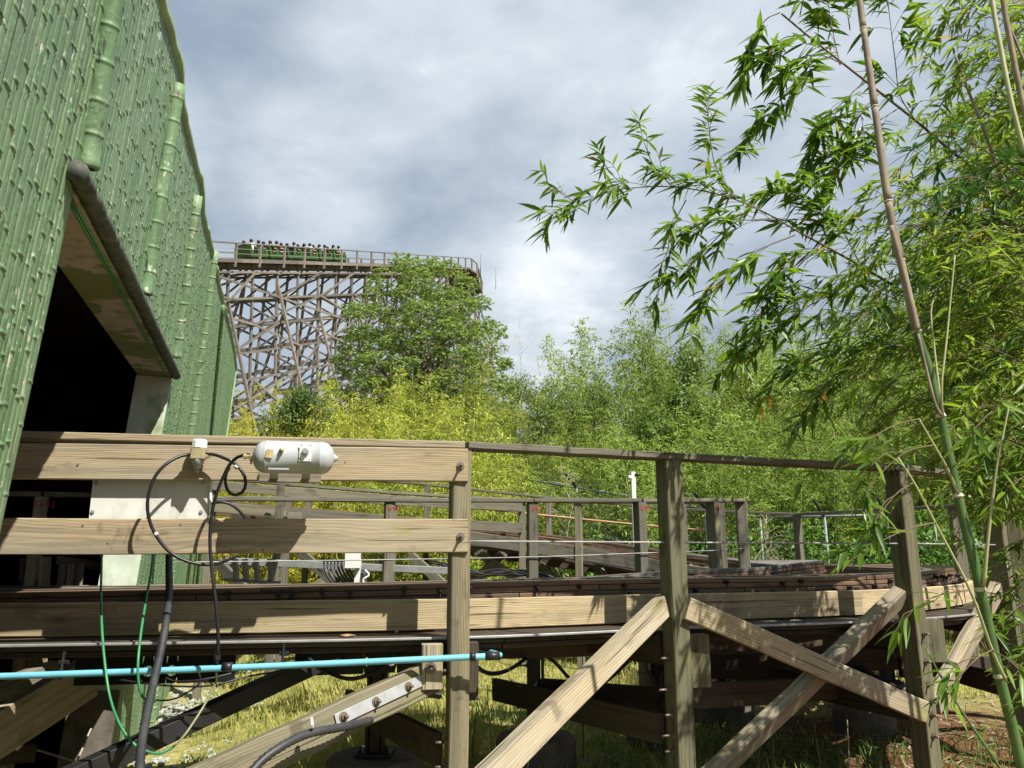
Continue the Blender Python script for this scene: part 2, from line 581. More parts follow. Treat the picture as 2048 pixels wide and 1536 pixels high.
# foliage
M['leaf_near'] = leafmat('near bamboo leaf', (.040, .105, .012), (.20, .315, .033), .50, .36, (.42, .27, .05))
M['leaf_as_lit'] = leafmat('bamboo leaf coloured sunlit', (.105, .20, .022), (.30, .39, .055), .54, .4, (.45, .30, .07))  # brighter leaf colour stands for sunlight on the canes
M['leaf_as_shaded'] = leafmat('bamboo leaf coloured shaded', (.030, .090, .022), (.075, .165, .030), .34, .34)  # darker leaf colour stands for leaves in shade
M['leaf_far'] = leafmat('grove leaf', (.205, .26, .04), (.40, .43, .095), .40, .5, None, True)
M['leaf_vine'] = leafmat('vine leaf', (.115, .195, .035), (.25, .335, .065), .38, .45, None, True)
M['leaf_tree'] = leafmat('tree leaf', (.135, .215, .045), (.30, .385, .11), .42, .36)
M['grass_blade'] = leafmat('grass blade', (.23, .28, .055), (.56, .52, .19), .35, .6)
M['weed_blade'] = leafmat('green weed blade', (.075, .15, .025), (.16, .25, .05), .35, .55)
M['track_top'] = wood('weathered track top', (.20, .18, .165), (.075, .062, .055), (.16, .16, .16), .5, 0, ring=500, stain=.5, knots=False, rough=.6)
M['culm_green'] = plain('green culm', (.060, .120, .032), .45, 0, .3, .6, (.13, .15, .06), 7)
M['culm_far'] = plain('grove culm', (.36, .36, .15), .6, 0, .2)
M['sheath'] = plain('tan culm sheath', (.21, .168, .115), .75, 0, .3, .6, (.13, .09, .06), 9)
M['sheath_pale'] = plain('pale dry stem', (.34, .345, .17), .6, 0, .12)
M['node_ring'] = plain('pale node ring', (.42, .40, .29), .6)
M['twig'] = plain('brown twig', (.12, .085, .045), .65)
M['dead_twig'] = plain('dry grey twig', (.36, .32, .25), .8)
M['bark'] = plain('grey brown bark', (.13, .105, .08), .9, 0, .25, .4, (.06, .05, .04), 6, .6)


def ground_mat():
    m, k = mat_new('ground soil and grass')
    g = k.n('ShaderNodeTexCoord').outputs['Object']
    sp = k.n('ShaderNodeSeparateXYZ', {0: g})
    n1 = k.noise(g, .9, 6, .62)
    n2 = k.noise(g, 7, 6, .7)
    n3 = k.noise(g, 60, 4, .7)
    grass = k.mix(k.ramp(n2, .35, .68), (.20, .19, .06), (.43, .37, .15))
    dirt = k.mix(k.ramp(n3, .35, .65), (.085, .04, .022), (.235, .11, .06))
    # bare red soil towards the right under the turn and at a few worn patches
    dm = k.math('ADD', k.ramp(sp.outputs[0], .3, 2.6), k.ramp(sp.outputs[1], 6.2, 12.0, 0.0, -1.1))
    dm = k.math('ADD', dm, k.ramp(n1, .52, .68, 0.0, .8))
    dm = k.math('ADD', dm, k.math('MULTIPLY', k.math('SUBTRACT', n2, .5), .9))
    col = k.mix(k.ramp(dm, .45, .85), grass, dirt)
    finish(k, col, .95, k.math('ADD', n2, k.math('MULTIPLY', n3, .5)), .8, .05, spec=.15)
    return m


M['ground'] = ground_mat()
M['stone'] = plain('grey green stone', (.32, .34, .30), .85, 0, .25, .4, (.16, .2, .14), 3)
# ------------------------------------------------------------------ ground
W0 = Vector((-4.026, 9.065))
WD = Vector((-0.3142, 0.9493))
WN = Vector((0.9493, 0.3142))
WZ, LEAN = -0.352, 0.065


def sstep(a, b, x):
    t = min(1.0, max(0.0, (x - a) / (b - a)))
    return t * t * (3 - 2 * t)


def gz(x, y):
    dw = (x - W0.x) * WN.x + (y - W0.y) * WN.y
    z = WZ * (1 - sstep(.3, 2.4, dw)) * (1 - sstep(11, 17, y))
    z += 1.45 * sstep(11, 30, y)
    z += .05 * max(0, min(60, y - 28))
    z += 2.6 * sstep(2, 22, x) * sstep(11, 32, y)
    return z


def hump(x, y):
    return .03 * math.sin(x * 2.1 + y * 1.3) * math.sin(y * 1.7 - x * .6) + .02 * math.sin(x * 5.3 + 1) * math.sin(y * 4.7)


def build_ground():
    xs = list(np.concatenate([np.linspace(-700, -40, 12), np.linspace(-34, -9, 12), np.linspace(-8, 8, 80), np.linspace(9, 34, 14), np.linspace(40, 700, 12)]))
    ys = list(np.concatenate([np.linspace(-60, -4, 8), np.linspace(-3, 14, 84), np.linspace(14.6, 40, 34), np.linspace(46, 1200, 14)]))
    V = [(x, y, gz(x, y) + (hump(x, y) if abs(x) < 12 and 0 < y < 30 else 0)) for y in ys for x in xs]
    n = len(xs)
    Fq = [(j * n + i, j * n + i + 1, (j + 1) * n + i + 1, (j + 1) * n + i) for j in range(len(ys) - 1) for i in range(n - 1)]
    me = np_mesh('ground', V, Fq, M['ground'], smooth=True)
    tag(new_obj('ground', me), None, None, None, 'structure')


build_ground()


# ------------------------------------------------------------------ tunnel building clad in green painted bamboo
def wp(s, z, o=0.0):
    p = W0 + WD * s + WN * (LEAN * (z - WZ) + o)
    return Vector((p.x, p.y, z))


def wall_sz(px, py):
    p = onplane(px, py, (W0.x, W0.y, WZ), Vector((WN.x, WN.y, -LEAN)))
    return ((p.x - W0.x) * WD.x + (p.y - W0.y) * WD.y, p.z)


top_px = [(318, 0), (330, 50), (350, 118), (360, 150), (357, 205), (371, 270), (388, 330), (400, 372), (403, 430), (418, 490),
          (430, 540), (438, 580), (450, 625), (462, 672), (468, 705), (472, 740)]
edge_px = [(471, 790), (465, 860), (447, 935), (431, 1000), (414, 1110), (392, 1230), (372, 1336)]
TOP = [wall_sz(*p) for p in top_px]
TOP = [(-9.0, 3.9), (-7.5, 4.15), (TOP[0][0] - .9, TOP[0][1] + .06)] + TOP
EDGE = [wall_sz(*p) for p in edge_px]
# keep the far end of the wall a plain, slightly ragged edge
s_end = TOP[-1][0]
EDGE = [(min(s, s_end), z) for s, z in EDGE]
EDGE = [(max(s, s_end - .8), z) for s, z in EDGE] + [(s_end - .9, WZ - .1)]
JL = [wall_sz(130, 352), wall_sz(47, 870), wall_sz(2, 1110)]
s_l = sum(p[0] for p in JL) / 3
LT = [wall_sz(140, 340), wall_sz(344, 745)]
s_r = LT[1][0]


def interp(tab, s):
    for (a, za), (b, zb) in zip(tab, tab[1:]):
        if a <= s <= b:
            return za + (zb - za) * (s - a) / (b - a + 1e-9)
    return tab[0][1] if s < tab[0][0] else tab[-1][1]


topm = []
mx = -99
for s, z in TOP:
    mx = max(mx + 1e-4, s)
    topm.append((mx, z))


def lintel(s):
    (a, za), (b, zb) = LT
    return za + (zb - za) * (s - a) / (b - a)


def build_facade():
    t = thing('tunnel_building', 'green painted bamboo clad tunnel building with a dark opening and ragged sloping top edge', 'tunnel building', (W0.x, W0.y, WZ))
    V, G, Rn, Fq = [], [], [], []
    w = .052
    s = -8.8
    prof = [(-.5, -.0022), (-.46, .0004), (-.24, .0017), (0, .0021), (.24, .0017), (.46, .0004), (.5, -.0022)]
    m = len(prof)
    while s < s_end - .05:
        ww = w * random.uniform(.75, 1.25)
        sc = s + ww / 2
        zb, zt = WZ - .1, interp(topm, sc) - .015
        if sc > s_end - .75:      # raking far edge
            zb = max(zb, interp([(a, b) for b, a in []] or [(s_end - .9, WZ)], sc))
        if s_l < sc < s_r:
            zb = lintel(sc) + .015
        rnd = random.random()
        amp = random.uniform(.85, 1.15)
        tilt = random.uniform(-.0015, .0015)
        nb = random.uniform(.5, 1.0)
        z = zb
        zs = [(zb, 1.0)]
        z = zb + random.uniform(.03, .22)
        while z < zt - .04:
            zs += [(z - .014, 1.0), (z - .006, 1.0), (z - .002, 1.0 + nb), (z + .002, 1.0 + nb), (z + .006, 1.0), (z + .014, 1.0)]
            z += random.uniform(.15, .27)
        zs.append((zt, 1.0))
        base = len(V)
        for (zz, k_) in zs:
            for (u, o) in prof:
                oo = o * amp * (1 if k_ <= 1 else 1 + (k_ - 1) * .3) + (.0040 * (k_ - 1) if o > 0 else 0) + random.uniform(-.00012, .00012)
                V.append(wp(sc + u * ww + tilt * (zz - 1), zz, oo))
                G.append((sc + u * ww, rnd * 7, zz))
                Rn.append(rnd)
        for i in range(len(zs) - 1):
            for k in range(m - 1):
                a = base + i * m + k
                Fq.append((a, a + 1, a + m + 1, a + m))
        s += ww
    b = base_of(t)
    Va = np.array([tuple(v) for v in V]) - np.array(tuple(b))
    me = np_mesh('bamboo_cladding', Va, Fq, M['green_paint'], Rn, smooth=True, gco=G)
    new_obj('bamboo_cladding', me, t)

    # core of the wall: one slab with the opening left out
    poly = [(-8.9, WZ - .1)] + topm + EDGE + [(s_r, WZ - .1), (s_r, lintel(s_r)), (s_l, lintel(s_l)), (s_l, WZ - .1)]
    from mathutils.geometry import tessellate_polygon
    tris = tessellate_polygon([[Vector((a, c, 0)) for a, c in poly]])
    core = MB()
    TH = -.24
    n = len(poly)
    vs = [wp(a, c, -.004) for a, c in poly] + [wp(a, c, TH) for a, c in poly]
    fs = [tuple(f) for f in tris] + [tuple(n + i for i in reversed(f)) for f in tris]
    fs += [(i, (i + 1) % n, n + (i + 1) % n, n + i) for i in range(n)]
    core.add(vs, fs)
    core.build('wall_core', M['edge_as_sunlit'], t)
    # lumpy trim over the top and far edges
    tr = MB()
    line = topm[1:] + EDGE[:-1]
    pts = []
    for (a, za), (b_, zb) in zip(line, line[1:]):
        L = math.hypot(b_ - a, zb - za)
        k = max(1, int(L / .12))
        for i in range(k):
            f = i / k
            pts.append((a + (b_ - a) * f + random.uniform(-.012, .012), za + (zb - za) * f + random.uniform(-.015, .015)))
    pts.append(line[-1])
    tr.tube([wp(a, z + .034, -.02 + random.uniform(-.003, .003)) for a, z in pts], [.050 + random.uniform(-.003, .003) for _ in pts], 8)
    tr.build('edge_trim', M['edge_as_sunlit'], t)

    # round poles with rings
    poles = [((222, -60), (164, 335), .042), ((350, 168), (283, 588), .044), ((389, 390), (346, 715), .046), ((426, 500), (376, 869), .046),
             ((443, 610), (418, 880), .058), ((459, 690), (444, 865), .058), ((468, 745), (458, 905), .05), ((118, -300), (40, 100), .04)][:5]
    for i, (a, b2, r_) in enumerate(poles):
        s1, z1 = wall_sz(*a)
        z1 = min(z1, interp(topm, s1) + .12)
        s2, z2 = wall_sz(*b2)
        if i >= 3:                     # the far poles run on to the ground
            f = (z1 - (WZ - .05)) / (z1 - z2)
            s2, z2 = s1 + (s2 - s1) * f, WZ - .05
        L = math.hypot(s1 - s2, z1 - z2)
        if i > 3:
            r_ *= .6
        prof_ = [(0, r_ * 1.02), (.012, r_ * 1.10), (.03, r_ * 1.10), (.04, r_)]
        d = .04 + random.uniform(.08, .13)
        while d < L - .05:
            prof_ += [(d - .020, r_), (d - .007, r_), (d - .004, r_ * 1.05), (d + .004, r_ * 1.05), (d + .007, r_), (d + .020, r_)]
            d += random.uniform(.13, .17)
        prof_.append((L, r_))
        p2, p1 = wp(s2, z2, r_ * .42), wp(s1, z1, r_ * .42)
        pm = MB()
        pm.lathe(p2, p1 - p2, prof_, 14)
        pm.g = [(g[0], g[1], g[2]) for g in pm.v]
        o = pm.build('bamboo_pole', M['green_paint'], t)
        if i < 3:
            hm = MB().lathe(p2 - (p1 - p2).normalized() * .002, p1 - p2, [(0, r_ * .72), (.004, r_ * .72)], 14)  # black disc stands for the shade inside a hollow pole
            hm.build('end_shade_disc', M['inside'], o)
    # wrapped pipe along the head of the opening
    g = MB()
    a, b2 = wp(LT[0][0] - .05, LT[0][1] - .02, .035), wp(LT[1][0] + .02, LT[1][1] - .02, .035)
    L = (b2 - a).length
    k = int(L / .018)
    g.tube([a.lerp(b2, i / k) + Vector((random.uniform(-.002, .002), 0, random.uniform(-.002, .002))) for i in range(k + 1)],
           [.038 + random.uniform(-.004, .004) for _ in range(k + 1)], 12)
    g.build('wrapped_pipe', M['gutter'], t)
    # mouldy soffit board and two fine conduits under it
    f = MB()
    z = .012
    q = [wp(s_l, lintel(s_l) - z, .0), wp(s_r - .01, lintel(s_r) - z, .0), wp(s_r - .01, lintel(s_r) - z, -.26), wp(s_l, lintel(s_l) - z, -.26)]
    up = Vector((0, 0, -.03))
    f.add(q + [p + up for p in q], [(0, 1, 2, 3), (7, 6, 5, 4), (0, 4, 5, 1), (1, 5, 6, 2), (2, 6, 7, 3), (3, 7, 4, 0)])
    f.build('soffit', M['soffit'], t)
    c = MB()
    for o in (-.02, -.035):
        c.tube([wp(s_l, lintel(s_l) - .048, o), wp(s_r - .02, lintel(s_r) - .048, o)], .005, 6)
    c.build('soffit_cable', M['green_hose'], t)
    # pale plaster jamb on the far side of the opening, rough concrete at its foot
    j = MB()
    q = []
    for zz in (.55, 1.3, 2.1, lintel(s_r) - .045):
        q += [wp(s_r - .012, zz, .004), wp(s_r - .012, zz, -.27), wp(s_r + .02, zz, -.27), wp(s_r + .02, zz, .004)]
    fs = []
    for i in range(3):
        for k2 in range(4):
            fs.append((i * 4 + k2, i * 4 + (k2 + 1) % 4, i * 4 + 4 + (k2 + 1) % 4, i * 4 + 4 + k2))
    j.add(q, fs)
    j.build('jamb', M['plaster'], t)
    fo = MB()
    q = []
    for zz, e in ((WZ - .2, .06), (.1, .04), (.40, .05), (.56, .02)):
        q += [wp(s_r - .03 - e * .4, zz, .02), wp(s_r - .03 - e * .3, zz, -.32), wp(s_r + .02, zz, -.32), wp(s_r + .02, zz, .02)]
    fo.add(q, fs + [(12, 13, 14, 15)])
    fo.build('jamb_footing', M['concrete'], t)
    # tunnel walls and roof behind the wall, coloured near black as unlit
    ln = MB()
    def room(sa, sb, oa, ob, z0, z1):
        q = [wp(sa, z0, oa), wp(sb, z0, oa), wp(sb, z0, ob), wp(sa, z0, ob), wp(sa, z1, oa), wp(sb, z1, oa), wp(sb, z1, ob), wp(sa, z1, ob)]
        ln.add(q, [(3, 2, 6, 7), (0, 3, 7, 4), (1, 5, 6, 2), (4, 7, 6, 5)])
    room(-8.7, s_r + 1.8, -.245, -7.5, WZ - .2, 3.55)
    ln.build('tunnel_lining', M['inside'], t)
    return t


tunnel = build_facade()

# ------------------------------------------------------------------ path of the outer handrail and the track beside it
RO = [(-7.2, 3.26, 0), (-4.6, 3.69, 0), (-2.55, 4.03, 0), (-.33, 4.4, 0), (1.02, 4.93, 0), (2.75, 5.56, 0), (4.0, 6.47, 0), (5.1, 7.95, 0), (5.75, 9.8, 0),
      (5.58, 11.6, 0), (4.75, 13.0, .03), (3.0, 14.15, .18), (.7, 14.65, .42), (-2.0, 14.6, .7), (-5.7, 14.3, 1.0)]
PATH = spline(RO, .1)
PN = []
ARC = [0.0]
for i, p in enumerate(PATH):
    a, b = PATH[max(0, i - 1)], PATH[min(len(PATH) - 1, i + 1)]
    d = Vector((b.x - a.x, b.y - a.y)).normalized()
    PN.append(Vector((-d.y, d.x, 0)))
    if i:
        ARC.append(ARC[-1] + (p - PATH[i - 1]).length)
LPATH = ARC[-1]


def pat(s):
    """point, tangent and inward normal of the path at arc length s"""
    s = min(max(s, 0), LPATH - 1e-4)
    i = min(int(np.searchsorted(ARC, s)) - 1, len(PATH) - 2)
    i = max(i, 0)
    f = (s - ARC[i]) / (ARC[i + 1] - ARC[i] + 1e-9)
    p = PATH[i].lerp(PATH[i + 1], f)
    nn = PN[i].lerp(PN[i + 1], f).normalized()
    return p, Vector((nn.y, -nn.x, 0)), nn


def arc_of(x, y):
    return ARC[min(range(len(PATH)), key=lambda i: (PATH[i].x - x) ** 2 + (PATH[i].y - y) ** 2)]


def poff(s, off, z):
    p, t_, n_ = pat(s)
    q = p + n_ * off
    return Vector((q.x, q.y, p.z + z))


def lamz(s):
    # the stack of planks sinks a little towards the tunnel
    return -.055 * (1 - sstep(PS[0] + .3, PS[2], s))


def lamzi(s):
    # the inner stack lies lower on the straight and rises round the bend
    return -.10 * (1 - sstep(PS[1] + .5, PS[3], s)) + .025 * sstep(PS[3], PS[5], s)


def sweep(mb, s0, s1, o0, o1, z0, z1, step=.22, rnd=None, warp=0.0, zf=None, tilt=None):
    n = max(1, int(abs(s1 - s0) / step))
    goff = (random.uniform(0, 40), random.choice((-1, 1)) * random.uniform(.03, .16), random.choice((-1, 1)) * random.uniform(.03, .16))
    vs, gs, fs = [], [], []
    c = min(.005, abs(z1 - z0) * .2, abs(o1 - o0) * .2)
    pr = [(o0, z0 + c), (o0, z1 - c), (o0 + c, z1), (o1 - c, z1), (o1, z1 - c), (o1, z0 + c), (o1 - c, z0), (o0 + c, z0)]
    for i in range(n + 1):
        s = s0 + (s1 - s0) * i / n
        j = random.uniform(-warp, warp)
        for (o, z) in pr:
            vs.append(poff(s, o + j, z + j * .5 + (zf(s) if zf else 0) + ((tilt - o) * .24 * sstep(PS[3], PS[4] + 1, s) * (1 - sstep(PS[6], PS[7] + .8, s)) if tilt else 0)))
            gs.append((s - s0 + goff[0], z + goff[1], o + goff[2]))
    for i in range(n):
        for k in range(8):
            fs.append((i * 8 + k, i * 8 + (k + 1) % 8, (i + 1) * 8 + (k + 1) % 8, (i + 1) * 8 + k))
    fs.append(tuple(reversed(range(8))))
    fs.append(tuple(n * 8 + k for k in range(8)))
    mb.add(vs, fs, gs, rnd)


POSTS = [(-4.3, 3.74), (-.33, 4.4), (1.02, 4.93), (2.75, 5.56), (4.0, 6.47), (5.1, 7.95), (5.75, 10.2), (4.75, 13.0), (2.9, 14.2), (.7, 14.65), (-1.6, 14.62), (-3.8, 14.47)]
PS = [arc_of(*p) for p in POSTS]


def build_track():
    t = thing('coaster_track', 'dark laminated wooden coaster track curving round in a U-turn from the tunnel', 'coaster track', (1.0, 6.0, 1.0))
    # ledger boards outside and inside
    for (a, b) in zip(PS, PS[1:]):
        mb = MB()
        sweep(mb, a + .03, b + .03, .42, .46, 1.15, 1.328, warp=.003)
        mb.build('ledger_board', M['ledger_wood'], t)
    cuts = list(np.arange(2.0, LPATH - 6, 2.3)) + [LPATH - 3.2]
    for a, b in zip(cuts, cuts[1:]):
        mb = MB()
        sweep(mb, a, b - .006, 2.56, 2.60, 1.15, 1.345, warp=.003)
        mb.build('ledger_board', M['grey_wood'], t)
    # laminated rails: layers of planks with staggered joints
    for (o0, o1, zt) in ((.56, .86, 1.425), (1.86, 2.16, 1.455)):
        for l in range(4):
            z1 = zt - l * .036
            mb, far = MB(), MB()
            s = .2 + random.uniform(0, 1)
            while s < LPATH - .5:
                e = min(LPATH, s + random.uniform(1.7, 2.9))
                j = random.uniform(-.006, .006)
                sweep(mb if s < PS[7] else far, s, e - .008, o0 + j - (.018 if l == 3 else 0), o1 + j, z1 - .033, z1, rnd=random.random(), step=.16, zf=lamz if o0 < 1 else lamzi, tilt=(o0 + o1) / 2)
                s = e
            mb.build('rail_lamination', M['track_top' if l == 0 and o0 > 1 else 'track_wood'], t)
            far.build('rail_lamination', M['track_wood'], t)
        mb = MB()
        sweep(mb, .2, LPATH, o0 + (.21 if o0 < 1 else .01), o0 + (.29 if o0 < 1 else .09), zt + .002, zt + .008, zf=lamz if o0 < 1 else lamzi)
        mb.build('steel_strap', M['rust_bolt'], t)
    # bolts along the outer side of the stack
    bolts = []
    s = PS[0] + .5
    while s < PS[5] + 3:
        bolts.append((s + random.uniform(-.08, .08), random.choice((1.325, 1.345, 1.385, 1.40))))
        s += random.uniform(.16, .34) if s < PS[2] else random.uniform(.12, .22)
    for s, z in bolts[:70]:
        p, tt, nn = pat(s)
        mb = MB()
        q = poff(s, .545, z + lamz(s))
        mb.lathe(q + nn * .02, -nn, [(0, .017), (.026, .017)], 8, False)
        mb.lathe(q - nn * .006, -nn, [(0, .009), (.024, .009)], 6, False)
        mb.beam(q - nn * .012, q - nn * .012 - Vector((0, 0, .045)) + tt * random.uniform(-.015, .015), .011, .010)
        mb.build('track_bolt', M['black_steel'], t)
    # walkway plank, its dark stringer
    for (a, b) in zip(PS, PS[1:]):
        mb = MB()
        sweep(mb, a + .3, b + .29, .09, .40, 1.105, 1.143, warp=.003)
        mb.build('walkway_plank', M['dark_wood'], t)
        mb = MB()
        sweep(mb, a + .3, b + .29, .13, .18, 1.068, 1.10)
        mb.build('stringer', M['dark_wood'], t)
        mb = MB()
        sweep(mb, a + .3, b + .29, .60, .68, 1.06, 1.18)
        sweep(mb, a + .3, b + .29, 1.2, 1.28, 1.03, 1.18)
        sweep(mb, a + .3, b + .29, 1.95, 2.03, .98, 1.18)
        mb.build('shade_beam', M['dark_wood'], t)  # beams added to deepen the shade below the track
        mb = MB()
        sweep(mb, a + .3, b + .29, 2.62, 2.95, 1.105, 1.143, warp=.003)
        mb.build('walkway_plank', M['dark_wood'], t)  # inner plank added to close light gaps over the ground
    s = 1.0
    while s < LPATH - 1:
        mb = MB()
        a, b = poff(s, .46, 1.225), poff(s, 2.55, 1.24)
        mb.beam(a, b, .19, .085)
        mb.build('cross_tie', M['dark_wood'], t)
        s += .42
    return t


track = build_track()
# pale steel strip standing for the lit front edge of the walkway plank
ang = MB()
sweep(ang, PS[0] - 2.5, PS[5] + .5, .070, .088, 1.132, 1.146)
ang.build('lit_edge_strip', M['steel'], track)


# ------------------------------------------------------------------ handrails
def digits(txt, o, u, v, h):
    """hand painted figures: strokes on the plane through o with axes u, v"""
    S = {'1': [[(.3, .8), (.5, 1), (.5, 0)]], '6': [[(.8, .95), (.3, .75), (.1, .3), (.4, 0), (.8, .2), (.6, .5), (.15, .35)]],
         '9': [[(.8, .7), (.5, 1), (.15, .8), (.3, .5), (.8, .7), (.75, 0)]], '2': [[(.1, .8), (.5, 1), (.8, .75), (.1, 0), (.9, .05)]],
         '3': [[(.1, .9), (.6, 1), (.7, .75), (.35, .55), (.8, .3), (.5, 0), (.1, .1)]], '0': [[(.5, 1), (.1, .6), (.3, 0), (.8, .2), (.85, .8), (.5, 1)]],
         '8': [[(.5, .55), (.15, .8), (.5, 1), (.85, .8), (.5, .55), (.1, .25), (.5, 0), (.9, .25), (.5, .55)]]}
    mb = MB()
    x = 0
    n = u.cross(v).normalized()
    for chx in txt:
        for st in S[chx]:
            pts = [o + u * (x + q[0] * h * .55) + v * (q[1] * h) for q in st]
            w_ = h * .11
            for a, b in zip(pts, pts[1:]):
                mb.beam(a, b, w_, .0016, up=n, ch=.0004)
        x += h * .72
    return mb


def post_beam(mb, p, z0, z1, tt, w=.11, d=.09, lean=0.0):
    nn = Vector((-tt.y, tt.x, 0))
    mb.beam(Vector((p.x, p.y, z0)), Vector((p.x, p.y, z1)) + nn * lean, w, d, up=nn, ch=.006, segs=5, wob=.0025)


def mid_cable(name, pts, parent, r=.006):
    mb = MB()
    mb.tube(pts, r, 7)
    return mb.build(name, M['wire'], parent)


RZ = 2.22            # top of the handrail
TL = pat(PS[1] - .6)[1]
NL = Vector((-TL.y, TL.x, 0))          # away from the camera
BP = Vector((-.33, 4.4, 0)) - NL * .085     # a point on the front face of the guard boards


def onboard(px, py, proud=0.0):
    """point in front of the guard boards by 'proud' metres, seen at a pixel"""
    return onplane(px, py, BP - NL * proud, NL)


def build_outer_handrail():
    t = thing('handrail', 'near outer wooden handrail with wide guard boards, tall posts and crossed braces', 'handrail', (1.0, 4.9, 0))
    # guard boards
    for (ya, yb, yl0, yl1, x0) in ((897, 963, 884, 957, -60), (1038, 1105, 1036, 1111, -90)):
        a = (onboard(x0, yl0) + onboard(x0, yl1)) / 2
        b = (onboard(936, ya) + onboard(936, yb)) / 2
        h = (onboard(936, ya) - onboard(936, yb)).length
        mb = MB()
        mb.beam(a + NL * .02, b + NL * .02, .040, h, ch=.005, segs=10, wob=.0018, rnd=.65)
        o = mb.build('guard_board', M['rail_wood'], t)
        bm_ = MB()
        bm_.bolt(onboard(921, (ya + yb) / 2 + 2, .002), -NL, .012, .045)
        bm_.build('bolt', M['rust_bolt'], o)
        for k in range(6):
            q = onboard(random.uniform(120, 860), random.choice((ya, yb)) + random.uniform(14, 50) * (1 if random.random() < .5 else .4), .001)
        nails = [(165, 1052), (215, 1087), (361, 1050), (407, 1050), (450, 1092), (526, 1100), (455, 935), (690, 925), (155, 930)]
        for (nx, ny) in nails:
            if min(ya, yl0) < ny < max(yb, yl1):
                nb = MB().lathe(onboard(nx, ny, .0), -NL, [(-.001, .007), (.002, .006)], 8, False)
                nb.build('nail', M['rust_bolt'], o)
    # flat top rails, one per bay
    ends = [arc_of(-6.6, 3.36)] + [PS[1] + .02] + PS[2:]
    tz = [RZ] * len(ends)
    for i, (a, b) in enumerate(zip(ends, ends[1:])):
        mb = MB()
        pa, pb = poff(a, -.01, RZ - .02), poff(b, -.01, RZ - .02)
        ax = (pb - pa).normalized()
        mb.beam(pa + ax * .004, pb - ax * .004, .145, .040, ch=.005, segs=8, wob=.002)
        mb.build('top_rail', M['grey_wood'] if i else M['rail_wood'], t)
    # posts
    for i, s in enumerate(PS):
        p, tt, nn = pat(s)
        mb = MB()
        wd = .118 if i < 6 else .10
        z1 = p.z + RZ - .04
        if i == 4:
            post_beam(mb, p + nn * .0, gz(p.x, p.y) - .1, z1, tt, .13, .14)
        else:
            post_beam(mb, p, gz(p.x, p.y) - .1, z1, tt, wd if i != 1 else .105, .135)
        o = mb.build('post', M['post_pale'] if i == 1 else M['post_wood'] if 0 < i < 6 else M['grey_wood'], t)
        # rods that stick out of the sides of the near posts
        if i in (2, 3, 4):
            sg = -1
            for z in (.98, .80, .66, .545, .46, .33):
                bm_ = MB()
                q = Vector((p.x, p.y, z)) + tt * (sg * .053) + nn * random.uniform(-.02, .01)
                if i == 2:
                    bm_.bolt(q - tt * .007, tt * sg, .012, random.uniform(.03, .06))
                else:
                    q = Vector((p.x, p.y, z + .08)) - nn * .069 + tt * random.uniform(-.012, .012)
                    bm_.bolt(q, -nn + tt * -.3, .013, .04)
                bm_.build('bolt', M['rust_bolt'], o)
        if i == 1:
            for z in (.62, .50, .38):
                bm_ = MB()
                bm_.bolt(Vector((p.x, p.y, z)) - tt * .053, -tt, .012, .045)
                bm_.build('bolt', M['rust_bolt'], o)
    # steel cable at mid height
    pts = [poff(s, 0, 1.665) for s in np.arange(PS[1] - .02, PS[6], .25)]
    mid_cable('cable', pts, t, .0055)
    # rusty pipe rail along the far bend
    mb = MB()
    mb.tube([poff(s, .06, 1.86) for s in np.arange(PS[7] + 1.2, LPATH - .6, .4)], .02, 8)
    mb.build('pipe_rail', M['orange_pipe'], t)
    # braces on the outside of the posts
    P1, P2, P3, P4 = [pat(PS[i])[0] for i in (1, 2, 3, 4)]
    def brace(a, b, w, h, up, mat='brace_wood', nm='brace'):
        mb = MB()
        mb.beam(a, b, w, h, up=up, ch=.006, segs=8, wob=.003)
        return mb.build(nm, M[mat], t)
    # A: from the second post down towards the viewer and the left
    a = at(1325, 1212, 4.92)
    b = at(985, 1548, 3.75)
    brace(a, a + (b - a) * 1.9, .095, .12, (-.5, -.3, .6))
    # B: across the bay, in front of C
    a = at(1372, 1216, 4.86)
    b = at(1850, 1424, 5.42)
    ob = brace(a, b, .05, .135, (0, 0, 1))
    # C: from the third post, behind B
    a = at(1800, 1190, 5.56)
    b = at(1440, 1536, 5.02)
    brace(a, a + (b - a) * 1.25, .09, .13, (-.2, -.5, .6))
    # D: far bay
    a = at(1992, 1178, 6.42)
    b = at(1866, 1410, 5.75)
    brace(a, b, .09, .14, (-.3, -.4, .5))
    # E: light brace at the first post, with a zinc plate, leaning towards the viewer
    a = at(868, 1350, 4.42)
    b = at(420, 1560, 3.55)
    e = brace(a, a + (b - a) * 1.6, .09, .165, (0, .25, 1), 'post_pale')
    ax = (b - a).normalized()
    cam_side = ax.cross(Vector((0, .25, 1)))
    cam_side = (cam_side if cam_side.y < 0 else -cam_side).normalized()
    pl = MB()
    off = cam_side * .050
    p0, p1 = a + ax * -.03 + off + Vector((0, 0, .012)), a + ax * .66 + off + Vector((0, 0, .012))
    pl.beam(p0, p1, .006, .058, up=(0, .25, 1))
    po = pl.build('brace_plate', M['plate_steel'], e)
    for f in (.03, .36, .66, .94):
        bm_ = MB().bolt(p0.lerp(p1, f) + cam_side * .003, cam_side, .013, .026)
        bm_.build('plate_bolt', M['rust_bolt'], e)
    # blocks bolted to the posts under the walkway
    def block(px0, py0, px1, py1, Y, dep, mat, th=.0):
        a, b = at((px0 + px1) / 2, py0, Y), at((px0 + px1) / 2, py1, Y)
        b.x = a.x = (a.x + b.x) / 2
        w_ = abs(at(px1, py0, Y).x - at(px0, py0, Y).x)
        mb = MB()
        mb.beam(a, b, w_, dep, up=NL, ch=.006)
        return mb.build('spacer_block', M[mat], t)
    o = block(843, 1288, 884, 1376, 4.34, .09, 'brace_wood')
